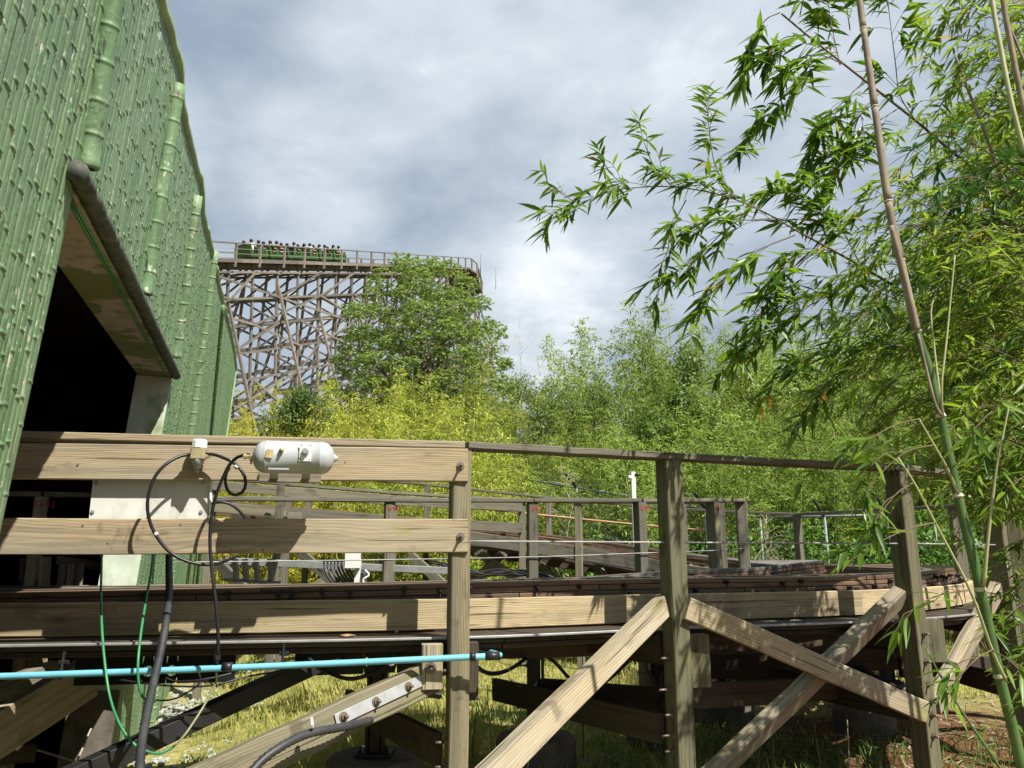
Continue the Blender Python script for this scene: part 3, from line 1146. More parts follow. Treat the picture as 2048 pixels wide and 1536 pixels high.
    MB().bolt(at(861, 1336, 4.29), -NL, .016, .03).build('bolt', M['rust_bolt'], o)
    block(921, 1284, 955, 1398, 4.46, .10, 'dark_wood')
    block(1370, 1268, 1416, 1372, 5.02, .10, 'post_wood')
    block(1838, 1238, 1882, 1322, 5.72, .12, 'post_wood')
    return t


rail_outer = build_outer_handrail()

IN = [(-6.2, 5.4, 2.05), (-3.85, 6.35, 2.09), (-2.7, 7.2, 2.11), (-1.25, 7.95, 2.15), (.215, 8.25, 2.165), (1.41, 8.6, 2.19), (2.37, 9.2, 2.23), (2.93, 9.95, 2.28),
      (2.45, 10.8, 2.31), (1.6, 11.25, 2.34), (.97, 11.4, 2.35), (.15, 11.6, 2.39), (-1.75, 11.5, 2.49), (-3.25, 11.3, 2.60), (-4.3, 11.15, 2.68)]


def build_inner_handrail():
    t = thing('handrail', 'inner wooden handrail inside the U-turn, its posts marked with red numbers', 'handrail', (0, 9, 0))
    for i, (a, b) in enumerate(zip(IN, IN[1:])):
        a, b = Vector(a), Vector(b)
        mb = MB()
        ax = (b - a).normalized()
        mb.beam(a + ax * .003 - Vector((0, 0, .02)), b - ax * .003 - Vector((0, 0, .02)), .14, .04, segs=5, wob=.002)
        mb.build('top_rail', M['grey_wood'], t)
        if i >= 11:          # two wide boards on the climbing side
            for dz in (-.13, -.43):
                mb = MB()
                mb.beam(a + Vector((0, -.07, dz)), b + Vector((0, -.07, dz)), .04, .14, segs=4, wob=.002)
                mb.build('guard_board', M['grey_wood'], t)
    nums = {1: '1693', 3: '1692', 4: '1691', 5: '1690', 6: '1688', 7: '1688'}
    for i, q in enumerate(IN):
        if i in (0, 2, 8, 9):
            continue
        a, b = Vector(IN[max(0, i - 1)]), Vector(IN[min(len(IN) - 1, i + 1)])
        tt = Vector((b.x - a.x, b.y - a.y, 0)).normalized()
        if i > 9:
            tt = -tt
        p = Vector(q)
        mb = MB()
        post_beam(mb, p, gz(p.x, p.y) - .1 if i not in (6, 7) else .2, p.z - .04, tt, .10, .13 if i in (5, 6, 7) else .10)
        o = mb.build('post', M['grey_wood'] if i != 1 else M['rail_wood'], t)  # post in the tunnel gets paler wood to make up for missing light
        if i in nums:
            nn = Vector((-tt.y, tt.x, 0))
            hw = .068 if i in (5, 6, 7) else .053
            org = p - nn * hw - tt * .044 + Vector((0, 0, -.13))
            digits(nums[i], org, tt, Vector((0, 0, 1)), .045 if i != 1 else .055).build('painted_number', M['red_paint'], o)
    # slack cables on this side
    pts = [(-3.0, 6.95, 1.52), (-1.25, 7.9, 1.535), (.215, 8.18, 1.56), (1.41, 8.5, 1.60), (2.37, 9.1, 1.63), (2.93, 9.9, 1.66)]
    mid_cable('cable', spline(pts, .3), t, .006)
    return t


rail_inner = build_inner_handrail()


# ------------------------------------------------------------------ bents, columns and footings under the track
def build_bents():
    cols = [(-.94, 5.7, .30, .33, 'first footing, half cut off by the bottom edge beside the ribbed hose'),
            (.18, 6.25, .26, .30, 'round footing behind the lower end of the long pale brace'),
            (1.24, 6.95, .26, .27, 'round footing just left of the tall greenish post'),
            (2.05, 7.9, .24, .27, 'round footing in the shade right of the tall greenish post'),
            (3.25, 7.6, .22, .27, 'round footing in the shade behind the crossed braces'),
            (4.15, 9.0, .2, .27, 'round footing by the far right post under the bamboo')]
    for (x, y, zf, r_, lab) in cols:
        g = gz(x, y)
        mb = MB()
        pr = [(0, r_ * 1.03), (zf - .03 + .1, r_), (zf + .1, r_ - .03), (zf + .101, .01)]
        mb.lathe((x, y, g - .1), (0, 0, 1), pr, 28, False)
        f = mb.build('concrete_footing', M['concrete'])
        tag(f, 'mossy concrete ' + lab, 'footing', 'round concrete footings under the track')
    labs = ['black column bent under the track left of the first post, resting on the nearest footing',
            'black column bent behind the long pale brace, with threaded rods on its left side',
            'black column bent left of the tall greenish post, deep under the track',
            'dark column bent right of the tall greenish post, deep under the track',
            'dark column bent behind the crossing of the two braces',
            'dark column bent under the track at the far right beside the bamboo']
    inner_x = []
    for i, (x, y, zf, r_, lab) in enumerate(cols):
        g = gz(x, y)
        b = thing('support_bent', labs[i], 'support', (x, y, g + zf), 'support bents under the track')
        mb = MB()
        mb.beam((x, y, g + zf + .03), (x, y, 1.12), .075, .10, up=(0, 1, 0))
        mb.beam((x - .055, y, g + zf + .03), (x - .055, y, 1.12), .02, .115, up=(0, 1, 0))
        mb.beam((x + .055, y, g + zf + .03), (x + .055, y, 1.12), .02, .115, up=(0, 1, 0))
        c = mb.build('column', M['black_steel'], b)
        mb = MB()
        mb.box((x, y, g + zf + .018), .24, .22, .02)
        for sx in (-.09, .09):
            mb.bolt((x + sx, y - .07, g + zf + .03), (0, 0, 1), .012, .03)
        mb.build('base_plate', M['black_steel'], b)
        for z in np.linspace(.45, 1.06, 5):
            bb = MB()
            bb.lathe((x - .04, y, z), (-1, 0, 0), [(0, .008), (.105, .008)], 6, True)
            bb.lathe((x - .064, y, z), (-1, 0, 0), [(0, .016), (.012, .016)], 6, False)
            bb.build('threaded_rod', M['rust_bolt'], b)
        # cross beams from the outer post through the column and on under the track
        pi = (1, 2, 2, 3, 3, 4)[i]
        p, tt, nn = pat(PS[pi])
        far = Vector((x, y, 0)) + (Vector((x, y, 0)) - Vector((p.x, p.y, 0))).normalized() * .5
        for (z, w_, h_, o) in ((1.03, .045, .16, .07), (1.0, .045, .18, -.085), (.57, .045, .17, .07)):
            mb = MB()
            sd = Vector((-(far.y - p.y), far.x - p.x, 0)).normalized()
            a_, b_ = Vector((p.x, p.y, z)) + sd * o - (far - Vector((p.x, p.y, 0))).normalized() * -.085, Vector((far.x, far.y, z - .05)) + sd * o
            mb.beam(a_, b_, w_, h_)
            mb.build('cross_beam', M['dark_wood'], b)
    # low girts running along between the columns
    def loose(name, lab, a, b, w_, h_, mat='dark_wood', up=(0, 0, 1)):
        mb = MB()
        mb.beam(a, b, w_, h_, up=up, segs=4, wob=.003)
        return tag(mb.build(name, M[mat]), lab, 'beam', 'loose beams under the track')
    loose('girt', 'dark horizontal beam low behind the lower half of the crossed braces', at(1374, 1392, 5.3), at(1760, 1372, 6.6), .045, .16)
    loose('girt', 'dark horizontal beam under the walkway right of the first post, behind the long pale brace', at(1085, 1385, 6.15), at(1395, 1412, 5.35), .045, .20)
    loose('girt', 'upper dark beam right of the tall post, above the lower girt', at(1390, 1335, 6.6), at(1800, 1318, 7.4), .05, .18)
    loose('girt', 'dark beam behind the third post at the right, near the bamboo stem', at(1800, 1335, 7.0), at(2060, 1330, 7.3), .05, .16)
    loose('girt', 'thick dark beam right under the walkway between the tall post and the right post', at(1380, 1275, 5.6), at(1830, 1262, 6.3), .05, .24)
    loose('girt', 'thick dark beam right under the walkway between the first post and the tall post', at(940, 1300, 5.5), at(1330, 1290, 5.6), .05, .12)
    # brace to the lower left, black for the shade under the track
    mb = MB()
    a, b = at(676, 1306, 4.95), at(130, 1560, 4.15)
    mb.beam(a, a + (b - a) * 1.25, .11, .10, up=(0, 0, 1))
    s_ = mb.build('diagonal_strut', M['black_steel'])
    tag(s_, 'diagonal strut, black as in shade, running down to the lower left under the blue pipe', 'strut')
    # perforated black gusset plate under the stringer
    for lab, (xa, ya), (xb, yb), hole, YP in (('black steel plate with round holes hung under the walkway left of the first post', (590, 1328), (885, 1318), [(738, 1316), (782, 1313)], 4.95),
                                               ('black steel plate with round holes hung under the walkway behind the ribbed conduit', (150, 1346), (470, 1338), [(296, 1336), (344, 1334)], 4.75)):
        one_plate(lab, (xa, ya), (xb, yb), hole, YP)


def one_plate(lab, A_, B2, hole, YP):
    gp = thing('gusset_plate', lab, 'steel plate', tuple(at(A_[0], A_[1], YP)), 'perforated steel plates under the walkway')
    a, b = at(A_[0], A_[1], YP), at(B2[0], B2[1], YP)
    mb = MB()
    ax = (b - a).normalized()
    up = Vector((0, 0, 1))
    fr = ax.cross(up)
    fr = fr if fr.y < 0 else -fr
    # plate as a grid of bars round two octagonal holes
    def plate(x0, x1, z0, z1):
        mb.beam(a + ax * x0 + up * ((z0 + z1) / 2), a + ax * x1 + up * ((z0 + z1) / 2), .012, z1 - z0, ch=.001)
    L = (b - a).length
    hx = [(at(x, y, YP) - a).dot(ax) for x, y in hole]
    rr = .035
    plate(0, hx[0] - rr, -.07, .09)
    plate(hx[0] + rr, hx[1] - rr, -.07, .09)
    plate(hx[1] + rr, L, -.07, .09)
    for h_ in hx:
        n_ = 20
        vs, fs = [], []
        c_ = a + ax * h_
        for k in range(n_):
            an = 2 * math.pi * k / n_
            cx, cz = math.cos(an), math.sin(an)
            m_ = max(abs(cx), abs(cz))
            for (rx, rz) in ((cx * rr * .86, cz * rr * .86), (cx / m_ * rr, (cz / m_) * (.09 if cz > 0 else .07) if abs(cz) >= abs(cx) else cz / m_ * rr)):
                vs.append(c_ + ax * rx + up * rz)
        for k in range(n_):
            k2 = (k + 1) % n_
            fs.append((k * 2, k * 2 + 1, k2 * 2 + 1, k2 * 2))
        mb.add(vs, fs)
    mb.build('plate', M['black_steel'], gp)


build_bents()
# ------------------------------------------------------------------ air tank, valve, panel, hoses
def pxline(pts, Y=None, step=.03):
    """pixels (with a depth each, or how far proud of the guard boards) -> smooth line"""
    out = []
    for q in pts:
        if Y is None:
            out.append(onboard(q[0], q[1], q[2]))
        else:
            out.append(at(q[0], q[1], q[2] if len(q) > 2 else Y))
    return spline(out, step)


def build_tank():
    c = onboard(588, 915, .235)
    ax = TL
    d0 = (c - CAM).length
    Lh = 150 / F_PX * d0 * .985 / 2 * 1.03
    r_ = 31.5 / F_PX * d0 * .985
    t = thing('air_tank', 'pale grey cylindrical air tank with domed ends on the top guard board', 'air tank', tuple(c))
    pr = []
    for k in range(9):
        an = k / 8 * math.pi / 2
        pr.append((-Lh + r_ * .78 * (1 - math.sin(an)) if False else -Lh + r_ * .78 * (1 - math.cos(math.pi / 2 - an)) * 0 + r_ * .78 * (1 - math.cos(an)) , r_ * math.sin(an)))
    left = pr
    body = left + [(-Lh + r_ * .80, r_ * 1.012), (-Lh + r_ * .86, r_ * 1.012), (-Lh + r_ * .88, r_)]
    body += [(-a, b) for a, b in reversed(body)]
    mb = MB()
    mb.lathe(c, ax, body, 40)
    sh = mb.build('shell', M['tank_paint'], t)
    # end fittings
    mb = MB().lathe(c + ax * (Lh - .006), ax, [(0, .022), (.010, .020), (.012, .013), (.024, .012)], 12)
    mb.build('end_plug', M['tank_paint'], t)
    mb = MB().lathe(c - ax * (Lh - .004), -ax, [(0, .016), (.014, .016), (.016, .011), (.034, .011), (.036, .014), (.048, .014)], 6, False)
    mb.build('hose_fitting', M['brass'], t)
    # things on the front of the shell
    def front(px, py, proud=0.0):
        q = onboard(px, py, .235)
        dz = q.z - c.z
        return q - NL * (math.sqrt(max(1e-5, r_ * r_ - dz * dz)) + proud)
    q = front(614, 909, .006)
    mb = MB()
    hw, hh = 11 / F_PX * d0, 17 / F_PX * d0
    mb.beam(q - ax * hw, q + ax * hw, .008, hh * 2, ch=.001)
    pd = mb.build('mount_pad', M['white_paint'], t)
    mb = MB()
    for sx in (-.75, .75):
        for sz in (-.8, .8):
            mb.lathe(q + ax * hw * sx + Vector((0, 0, hh * sz)) - NL * .004, -NL, [(0, .0035), (.002, .003)], 8, False)
    mb.build('pad_screw', M['rust_bolt'], pd)
    mb = MB().lathe(q - NL * .004 + Vector((0, 0, .004)), -NL, [(0, .019), (.012, .019), (.013, .014), (.024, .014)], 8, False)
    mb.build('relief_valve', M['steel'], t)
    q = front(549, 911, .004)
    mb = MB()
    mb.beam(q - ax * .018 - Vector((0, 0, .022)), q - ax * .012 + Vector((0, 0, .022)), .004, .036, up=ax, ch=.001)
    mb.build('label_plate', M['label_card'], t)
    q = front(566, 905, .0)
    MB().lathe(q, -NL + ax * .2, [(0, .012), (.02, .012), (.021, .009), (.03, .008)], 10).build('side_plug', M['brass'], t)
    # feet and lower plate
    q = front(560, 940, .003)
    mb = MB().beam(q - ax * .05, q + ax * .05, .01, .014)
    mb.build('lower_lug', M['tank_paint'], t)
    for px in (548, 612):
        mb = MB()
        a = onboard(px, 934, .225)
        b = onboard(px, 958, .005)
        mb.beam(a, b, .045, .006, up=(0, 0, 1))
        mb.beam(Vector((b.x, b.y, b.z + .03)), Vector((b.x, b.y, b.z - .02)), .05, .006, up=NL)
        mb.build('foot', M['tank_paint'], t)
    bp = MB()
    a, b = onboard(519, 953, .012), onboard(642, 956, .012)
    bp.beam(a, b, .02, .058)
    tag(bp.build('backing_board', M['rail_wood']), 'short wooden backing board under the air tank', 'board')


build_tank()


def build_regulator():
    c = onboard(397, 912, .06)
    t = thing('filter_regulator', 'small air filter regulator with a clear white cap on the top guard board', 'regulator', tuple(c))
    Z = Vector((0, 0, 1))
    s = 4.15 / F_PX
    MB().lathe(c + Z * 14 * s, Z, [(0, 13 * s), (2 * s, 14.5 * s), (15 * s, 14 * s), (18 * s, 12 * s), (19 * s, 5 * s)], 10, False).build('cap', M['white_paint'], t)
    mb = MB()
    mb.beam(c + Z * 13.5 * s, c - Z * 6 * s, 27 * s, 26 * s, up=NL, ch=.006)
    mb.build('body', M['brass'], t)
    MB().lathe(c - Z * 6 * s, -Z, [(0, 12.5 * s), (4 * s, 12 * s), (12 * s, 9 * s), (13 * s, 7 * s), (18 * s, 7 * s), (19 * s, 4 * s), (27 * s, 3.5 * s)], 12).build('bowl', M['steel'], t)
    for sg in (-1, 1):
        MB().lathe(c + TL * sg * 13 * s, TL * sg, [(0, 5 * s), (4 * s, 5 * s), (4.2 * s, 3.6 * s), (9 * s, 3.6 * s)], 6, False).build('port', M['brass'], t)
    mb = MB()
    mb.beam(c + NL * .02, c + NL * .058, .03, .03)
    mb.build('bracket', M['steel'], t)


build_regulator()


def hose(name, lab, pts, r, mat, group=None, rib=0.0, step=.03, n=9, cat='hose', Y=None):
    mb = MB()
    P = pxline(pts, Y, step)
    mb.tube(P, r, n, rib)
    o = mb.build(name, M[mat])
    tag(o, lab, cat, group)
    return o, P


H = 'black air hoses at the guard boards'
o, P = hose('air_hose', 'black hose looping left from the regulator and under the lower guard board', [(384, 909, .06), (362, 912, .09), (335, 926, .13), (312, 950, .15), (298, 985, .15),
     (295, 1018, .14), (302, 1050, .12), (318, 1080, .11), (342, 1106, .10), (372, 1122, .09), (405, 1129, .07), (432, 1128, .03), (455, 1120, -.1), (475, 1112, -.3)], .0085, 'rubber', H)
cb = MB()
q = onboard(315, 1071, .115)
cb.lathe(q - Vector((.012, 0, -.012)), Vector((.8, 0, -.8)), [(0, .0105), (.014, .0105)], 10, True)
cb.build('clip', M['white_paint'], o)
o, P = hose('air_hose', 'black hose that makes a small full loop right of the regulator', [(411, 908, .06), (428, 909, .07), (448, 916, .09), (466, 925, .11), (480, 937, .12), (490, 955, .12), (491, 972, .11),
     (483, 986, .10), (468, 990, .10), (456, 982, .10), (451, 965, .11), (452, 948, .13), (460, 933, .14)], .0085, 'rubber', H)
hose('air_hose', 'long black hose from the tank end straight down to the blue pipe', [(508, 911, .235), (494, 910, .23), (476, 914, .21), (460, 928, .18), (446, 955, .16), (434, 985, .15), (426, 1015, .14), (421, 1050, .13), (420, 1090, .13),
     (423, 1130, .13), (428, 1175, .14), (433, 1220, .14), (436, 1265, .14), (436, 1310, .13)], .0085, 'rubber', H)
hose('air_hose', 'short black hose leaving the white panel and dropping behind the lower guard board', [(424, 1007, -.05), (440, 1004, -.04), (455, 1006, -.05), (470, 1014, -.06), (483, 1026, -.07), (492, 1040, -.08), (496, 1060, -.1)], .008, 'rubber', H)
tm = MB()
for (px, py) in ((467, 921), (474, 932)):
    q = onboard(px, py, .12)
    tm.lathe(q - TL * .012, TL * .8 - Vector((0, 0, .5)), [(0, .011), (.02, .011)], 8, False)
tag(tm.build('hose_tee', M['steel']), 'small metal hose coupling between the regulator and the tank', 'coupling')
vm = MB()
q = onboard(503, 918, .20)
vm.lathe(q, (0, 0, -1), [(0, .009), (.012, .009), (.013, .006), (.028, .005)], 8, False)
tag(vm.build('drain_valve', M['brass']), 'tiny brass drain valve hanging at the tank hose fitting', 'valve')


def build_panel():
    q = onboard(300, 1000, -.06)
    t = thing('cover_panel', 'plain white flat panel screwed behind the gap between the guard boards', 'panel', tuple(q))
    a, b = onboard(182, 1005, -.07), onboard(418, 1005, -.07)
    mb = MB()
    mb.beam(a, b, .012, .36, ch=.002)
    mb.build('sheet', M['white_panel'], t)
    for (px, py) in ((193, 966), (406, 967), (185, 1024), (402, 1024)):
        qq = onboard(px, py, -.062)
        MB().lathe(qq, -NL, [(0, .010), (.003, .010), (.0032, .006), (.007, .006)], 10, False).build('screw', M['steel'], t)
    mb = MB()
    a, b = onboard(422, 957, -.055), onboard(421, 1044, -.055)
    mb.beam(a, b, .014, .02, up=NL)
    mb.build('side_trim', M['white_paint'], t)


build_panel()

# green hoses and cords that hang below the boards
G2 = 'green air hoses hanging under the guard boards'
hose('air_hose', 'thin green hose hanging far left and sweeping in a long loop under the blue pipe', [(203, 1080, 4.5), (203, 1130, 4.42), (202, 1190, 4.3), (204, 1260, 4.15), (210, 1330, 4.05), (220, 1395, 4.0), (240, 1450, 4.0), (268, 1488, 4.0), (292, 1502, 4.0), (318, 1507, 4.05), (345, 1495, 4.1)], .0068, 'green_hose', G2, 0, .03, 8, Y=4.2)
hose('air_hose', 'bright green hose hanging left of the ribbed conduit', [(306, 1085, 4.45), (304, 1130, 4.38), (294, 1190, 4.25), (284, 1250, 4.12), (277, 1310, 4.02), (276, 1350, 4.0), (281, 1385, 4.0), (292, 1400, 4.05), (310, 1403, 4.3)], .0068, 'green_hose', G2, 0, .03, 8, Y=4.2)
hose('cord', 'faded cord rising from the bottom loop to the blue pipe clamp', [(345, 1495, 4.1), (368, 1472, 4.1), (390, 1440, 4.12), (410, 1408, 4.15), (425, 1380, 4.15), (433, 1362, 4.15), (433, 1345, 4.12)], .0055, 'pale_cord', None, 0, .03, 8, 'cord', Y=4.2)
for lab, pts in (('black cable sagging from the left clamp to the blue pipe clamp', [(230, 1358, 4.3), (300, 1368, 4.3), (370, 1373, 4.3), (430, 1370, 4.3), (500, 1352, 4.4), (590, 1338, 4.6), (680, 1318, 4.8)]),
                 ('second black cable sagging a little lower under the blue pipe', [(300, 1400, 4.3), (340, 1400, 4.3), (370, 1388, 4.3), (400, 1365, 4.3), (396, 1340, 4.3)]),
                 ('short black cable looped at the middle of the blue pipe', [(325, 1352, 4.3), (350, 1362, 4.3), (400, 1360, 4.3), (450, 1350, 4.35), (480, 1340, 4.4)])):
    hose('cable', lab, pts, .005, 'rubber', 'thin black cables under the walkway', 0, .03, 7, 'cable', Y=4.3)
hose('cable', 'thick black cable hanging in a bow under the gusset plate by the zinc plate', [(600, 1300, 4.8), (640, 1335, 4.75), (690, 1357, 4.7), (730, 1352, 4.7), (770, 1330, 4.75), (800, 1305, 4.8)], .012, 'rubber', 'thin black cables under the walkway', 0, .04, 8, 'cable', Y=4.8)
hose('cable', 'thick black cable bowing right of the first post below the blue pipe end', [(940, 1320, 4.6), (965, 1342, 4.7), (990, 1347, 4.9), (1020, 1338, 5.2), (1060, 1312, 5.6), (1085, 1300, 5.9)], .013, 'rubber', 'thin black cables under the walkway', 0, .04, 8, 'cable', Y=4.8)
hose('cable', 'thick black cable crossing behind the long pale brace', [(1080, 1305, 6.0), (1110, 1325, 6.0), (1150, 1365, 6.0), (1200, 1370, 6.0), (1260, 1320, 6.0)], .013, 'rubber', 'thin black cables under the walkway', 0, .04, 8, 'cable', Y=6)

# ribbed conduits
o, P = hose('ribbed_conduit', 'thick black ribbed conduit hanging down in front of the walkway', [(338, 1080, 4.5), (338, 1130, 4.42), (338, 1190, 4.28), (331, 1250, 4.1), (320, 1310, 3.98), (306, 1370, 3.85), (293, 1430, 3.7), (283, 1490, 3.55), (278, 1560, 3.4), (276, 1620, 3.3)], .019, 'conduit', None, .08, .013, 12, 'conduit', Y=4)
o, P = hose('ribbed_conduit', 'grey ribbed conduit lying along the light brace with the zinc plate', [(470, 1590, 3.4), (515, 1530, 3.5), (560, 1495, 3.58), (615, 1468, 3.7), (680, 1455, 3.85), (735, 1442, 4.05), (772, 1426, 4.3), (800, 1410, 4.6), (850, 1390, 5.0), (880, 1392, 5.1)], .019, 'conduit', None, .08, .013, 12, 'conduit', Y=4)
tb = MB()
q = at(623, 1446, 3.7)
tb.lathe(q, (1, .2, .2), [(0, .024), (.008, .024)], 10, False)
tb.build('tie', M['white_paint'], o)


def build_blue_pipe():
    t = thing('blue_pipe', 'light blue plastic pipe running across the first post and far left', 'pipe', tuple(at(500, 1335, 4.2)))
    mb = MB()
    a, b = at(-120, 1357, 3.98), at(985, 1312, 4.27)
    mb.tube([a.lerp(b, i / 24) - Vector((0, 0, .006 * math.sin(i / 24 * math.pi))) for i in range(25)], .0165, 14)
    mb.build('pipe', M['blue_pipe'], t)
    for px, py, w_, m_ in ((434, 1338, .05, 'rubber'), (942, 1314, .03, 'rubber'), (1000, 1311, .075, 'rubber')):
        f = (px + 120) / 1105
        q = a.lerp(b, min(1, f))
        MB().lathe(q - TL * w_ / 2, TL, [(0, .022), (w_, .022)], 12).build('sleeve', M[m_], t)
    q = at(434, 1322, 4.12)
    mb = MB()
    mb.lathe(q + Vector((0, 0, .05)), (0, 0, -1), [(0, .012), (.02, .013), (.021, .018), (.045, .018), (.046, .012), (.06, .012)], 8, False)
    mb.build('outlet_valve', M['black_steel'], t)
    for px in (103, 542):
        f = (px + 120) / 1105
        q = a.lerp(b, f)
        mb = MB()
        mb.beam(q + Vector((0, .03, .10)), q + Vector((0, .02, -.03)), .012, .02, up=(0, 1, 0))
        mb.beam(q + Vector((-.02, .03, .05)), q + Vector((.03, .03, .05)), .012, .02)
        mb.build('hanger', M['black_steel'], t)
    mb = MB()
    mb.tube(spline([at(1000, 1310, 4.3), at(985, 1305, 4.55), at(960, 1298, 4.8)], .03), .014, 10)
    mb.build('return_pipe', M['blue_pipe'], t)


build_blue_pipe()

# things under the walkway at the far left, by the tunnel mouth
def board(name, lab, cat, a, b, w_, h_, mat, up=(0, 0, 1), group=None, n=4):
    mb = MB()
    mb.beam(a, b, w_, h_, up=up, segs=n, wob=.002)
    return tag(mb.build(name, M[mat]), lab, cat, group)


LG = 'timbers under the walkway at the tunnel mouth'
board('timber', 'broad sunlit timber rising to the right at the bottom left corner', 'timber', at(-60, 1500, 4.5), at(178, 1352, 5.2), .09, .26, 'ledger_wood', group=LG)
board('timber', 'thin mossy timber above the broad one at the left edge', 'timber', at(-60, 1400, 4.9), at(110, 1340, 5.4), .09, .12, 'grey_wood', group=LG)
board('timber', 'dark upright timber in the tunnel mouth at the left edge', 'timber', at(72, 1115, 6.4), at(60, 1420, 6.4), .16, .16, 'rail_wood', up=(0, 1, 0), group=LG)
board('timber', 'dark low timber on the red soil at the bottom left', 'timber', at(-40, 1515, 5.4), at(68, 1505, 5.6), .12, .10, 'dark_wood', group=LG)
for i, (px, lab) in enumerate(((122, 'first of three slanting planks inside the tunnel mouth, nearest its dark post'), (140, 'middle one of three slanting planks inside the tunnel mouth'), (158, 'last of three slanting planks inside the tunnel mouth, beside the darkness'))):
    board('plank', lab, 'plank', at(px + 4, 1128, 6.5), at(px - 8, 1230, 6.4), .03, .055, 'rail_wood', up=(1, 0, 0), group='slanting planks in the tunnel mouth')
board('plank', 'level plank above the slanting planks in the tunnel mouth', 'plank', at(112, 1120, 6.5), at(212, 1133, 6.7), .04, .07, 'grey_wood')
for k, (a, b, lab) in enumerate((((60, 1496, 5.6), (150, 1523, 5.4), 'thin brown stick lying on the red soil'), ((152, 1528, 5.5), (182, 1458, 5.9), 'pale stick leaning against the dark at the bottom left'))):
    board('stick', lab, 'stick', at(*a), at(*b), .012, .012, 'dead_twig')
# lump of red clay
def lump(p, r_, sq, seed, n=12):
    rr = random.Random(seed)
    vs, fs = [], []
    ph = [(rr.uniform(0, 6), rr.uniform(1, 4), rr.uniform(0, 6)) for _ in range(4)]
    m_ = n // 2
    for i in range(m_ + 1):
        th = math.pi * i / m_
        for k in range(n):
            an = 2 * math.pi * k / n
            q = 1 + sum(.10 * math.sin(a + b * an + c * th * 2) for a, b, c in ph) + rr.uniform(-.06, .06)
            vs.append(Vector(p) + Vector((math.sin(th) * math.cos(an) * r_ * q, math.sin(th) * math.sin(an) * r_ * q, math.cos(th) * r_ * sq * q)))
    for i in range(m_):
        for k in range(n):
            fs.append((i * n + k, i * n + (k + 1) % n, (i + 1) * n + (k + 1) % n, (i + 1) * n + k))
    return vs, fs


M['clay'] = plain('red clay', (.40, .17, .085), .95, 0, .25, .3, (.2, .09, .05), 14, .6)
mb = MB()
for (px, py, r_) in ((118, 1502, .09), (138, 1512, .08), (98, 1515, .10)):
    q = at(px, py, 5.7)
    v, f = lump((q.x, q.y, gz(q.x, q.y) + r_ * .4), r_, .8, px)
    mb.add(v, f)
tag(mb.build('clay_lump', M['clay']), 'broken lump of bright red clay in front of the tunnel mouth', 'clay')

# gravel along the foot of the wall: one spread of stones
mb = MB()
for i in range(1500):
    s = random.uniform(-4.5, s_end - .3)
    o = abs(random.gauss(.05, .42)) + .03
    p = W0 + WD * s + WN * o
    r_ = random.uniform(.012, .038)
    v, f = lump((p.x, p.y, gz(p.x, p.y) + r_ * .2), r_, random.uniform(.5, .8), i, 6)
    mb.add(v, f)
tag(mb.build('gravel', M['stone']), 'grey green gravel along the foot of the green wall', 'gravel', None, 'stuff')

# fungi-like pale leaves lying on the walkway
for i, (px, py, lab) in enumerate(((1540, 1231, 'large pale dry leaf lying on the walkway in front of the ledger'), (1592, 1228, 'smaller pale dry leaf lying on the walkway right of the large one'), (693, 1269, 'orange dry leaf lying on the walkway left of the first post'))):
    s = arc_of(at(px, py, 5.0 + .3 * i).x, at(px, py, 5.0).y)
    best = None
    for ss in np.arange(PS[0], PS[4], .05):
        q = poff(ss, .2, 1.145)
        d = ray(px, py)
        t_ = (q - CAM).dot(d) / d.dot(d)
        e = (CAM + d * t_ - q).length
        if best is None or e < best[0]:
            best = (e, q)
    mb = MB()
    q = best[1]
    n_ = 8
    vs = [q + Vector((math.cos(2 * math.pi * k / n_) * .05, math.sin(2 * math.pi * k / n_) * .022, .004 + .006 * (k % 2))) for k in range(n_)] + [q + Vector((0, 0, .016))]
    mb.add(vs, [(k, (k + 1) % n_, n_) for k in range(n_)], smooth=True)
    tag(mb.build('dry_leaf', M['sheath_pale'] if i < 2 else M['orange_pipe']), lab, 'leaf')


# ------------------------------------------------------------------ machinery between the two arms of the track
def build_tray():
    t = thing('cable_tray', 'galvanised cable tray loaded with black cables between the two track arms', 'cable tray', tuple(at(700, 1130, 8.9)))
    a, b = at(455, 1122, 8.9), at(935, 1143, 8.9)
    mb = MB()
    mb.beam(a, b, .14, .075)
    mb.build('channel', M['steel'], t)
    for k in range(7):
        mb = MB()
        y0 = random.uniform(8.7, 9.1)
        pts = [at(870 + random.uniform(-20, 20), 1122 + k * 3, y0), at(935, 1138 + k * 2.5, y0), at(985 + random.uniform(-15, 15), 1142 + random.uniform(-4, 10), y0), at(1040, 1140 + k * 2, y0),
               at(1085, 1152 + random.uniform(-5, 8), y0), at(1130, 1160 + k * 1.5, y0), at(1200, 1168 + random.uniform(-4, 4), y0)]
        mb.tube(spline(pts, .06), .011, 6)
        mb.build('cable', M['rubber'], t)
    for k in range(8):
        mb = MB()
        x = 648 + k * 7
        pts = [at(x, 1122, 8.75), at(x + 2, 1140, 8.7), at(x + 12 + k * 2, 1160 + k * 2, 8.68), at(x + 32 + k * 2, 1172 + k, 8.7), at(x + 55 - k * 3, 1165, 8.75), at(x + 70 - k * 4, 1140, 8.8)]
        mb.tube(spline(pts, .06), .012, 6)
        mb.build('hanging_cable', M['rubber'], t)
    mb = MB()
    for x in (470, 490, 512, 540):
        mb.beam(at(x, 1118, 8.8), at(x + 3, 1160, 8.8), .05, .06, up=(0, 1, 0))
    mb.beam(at(448, 1158, 8.8), at(560, 1166, 8.8), .05, .04)
    mb.beam(at(552, 1120, 8.8), at(540, 1165, 8.8), .05, .05, up=(0, 1, 0))
    mb.build('bracket', M['black_steel'], t)


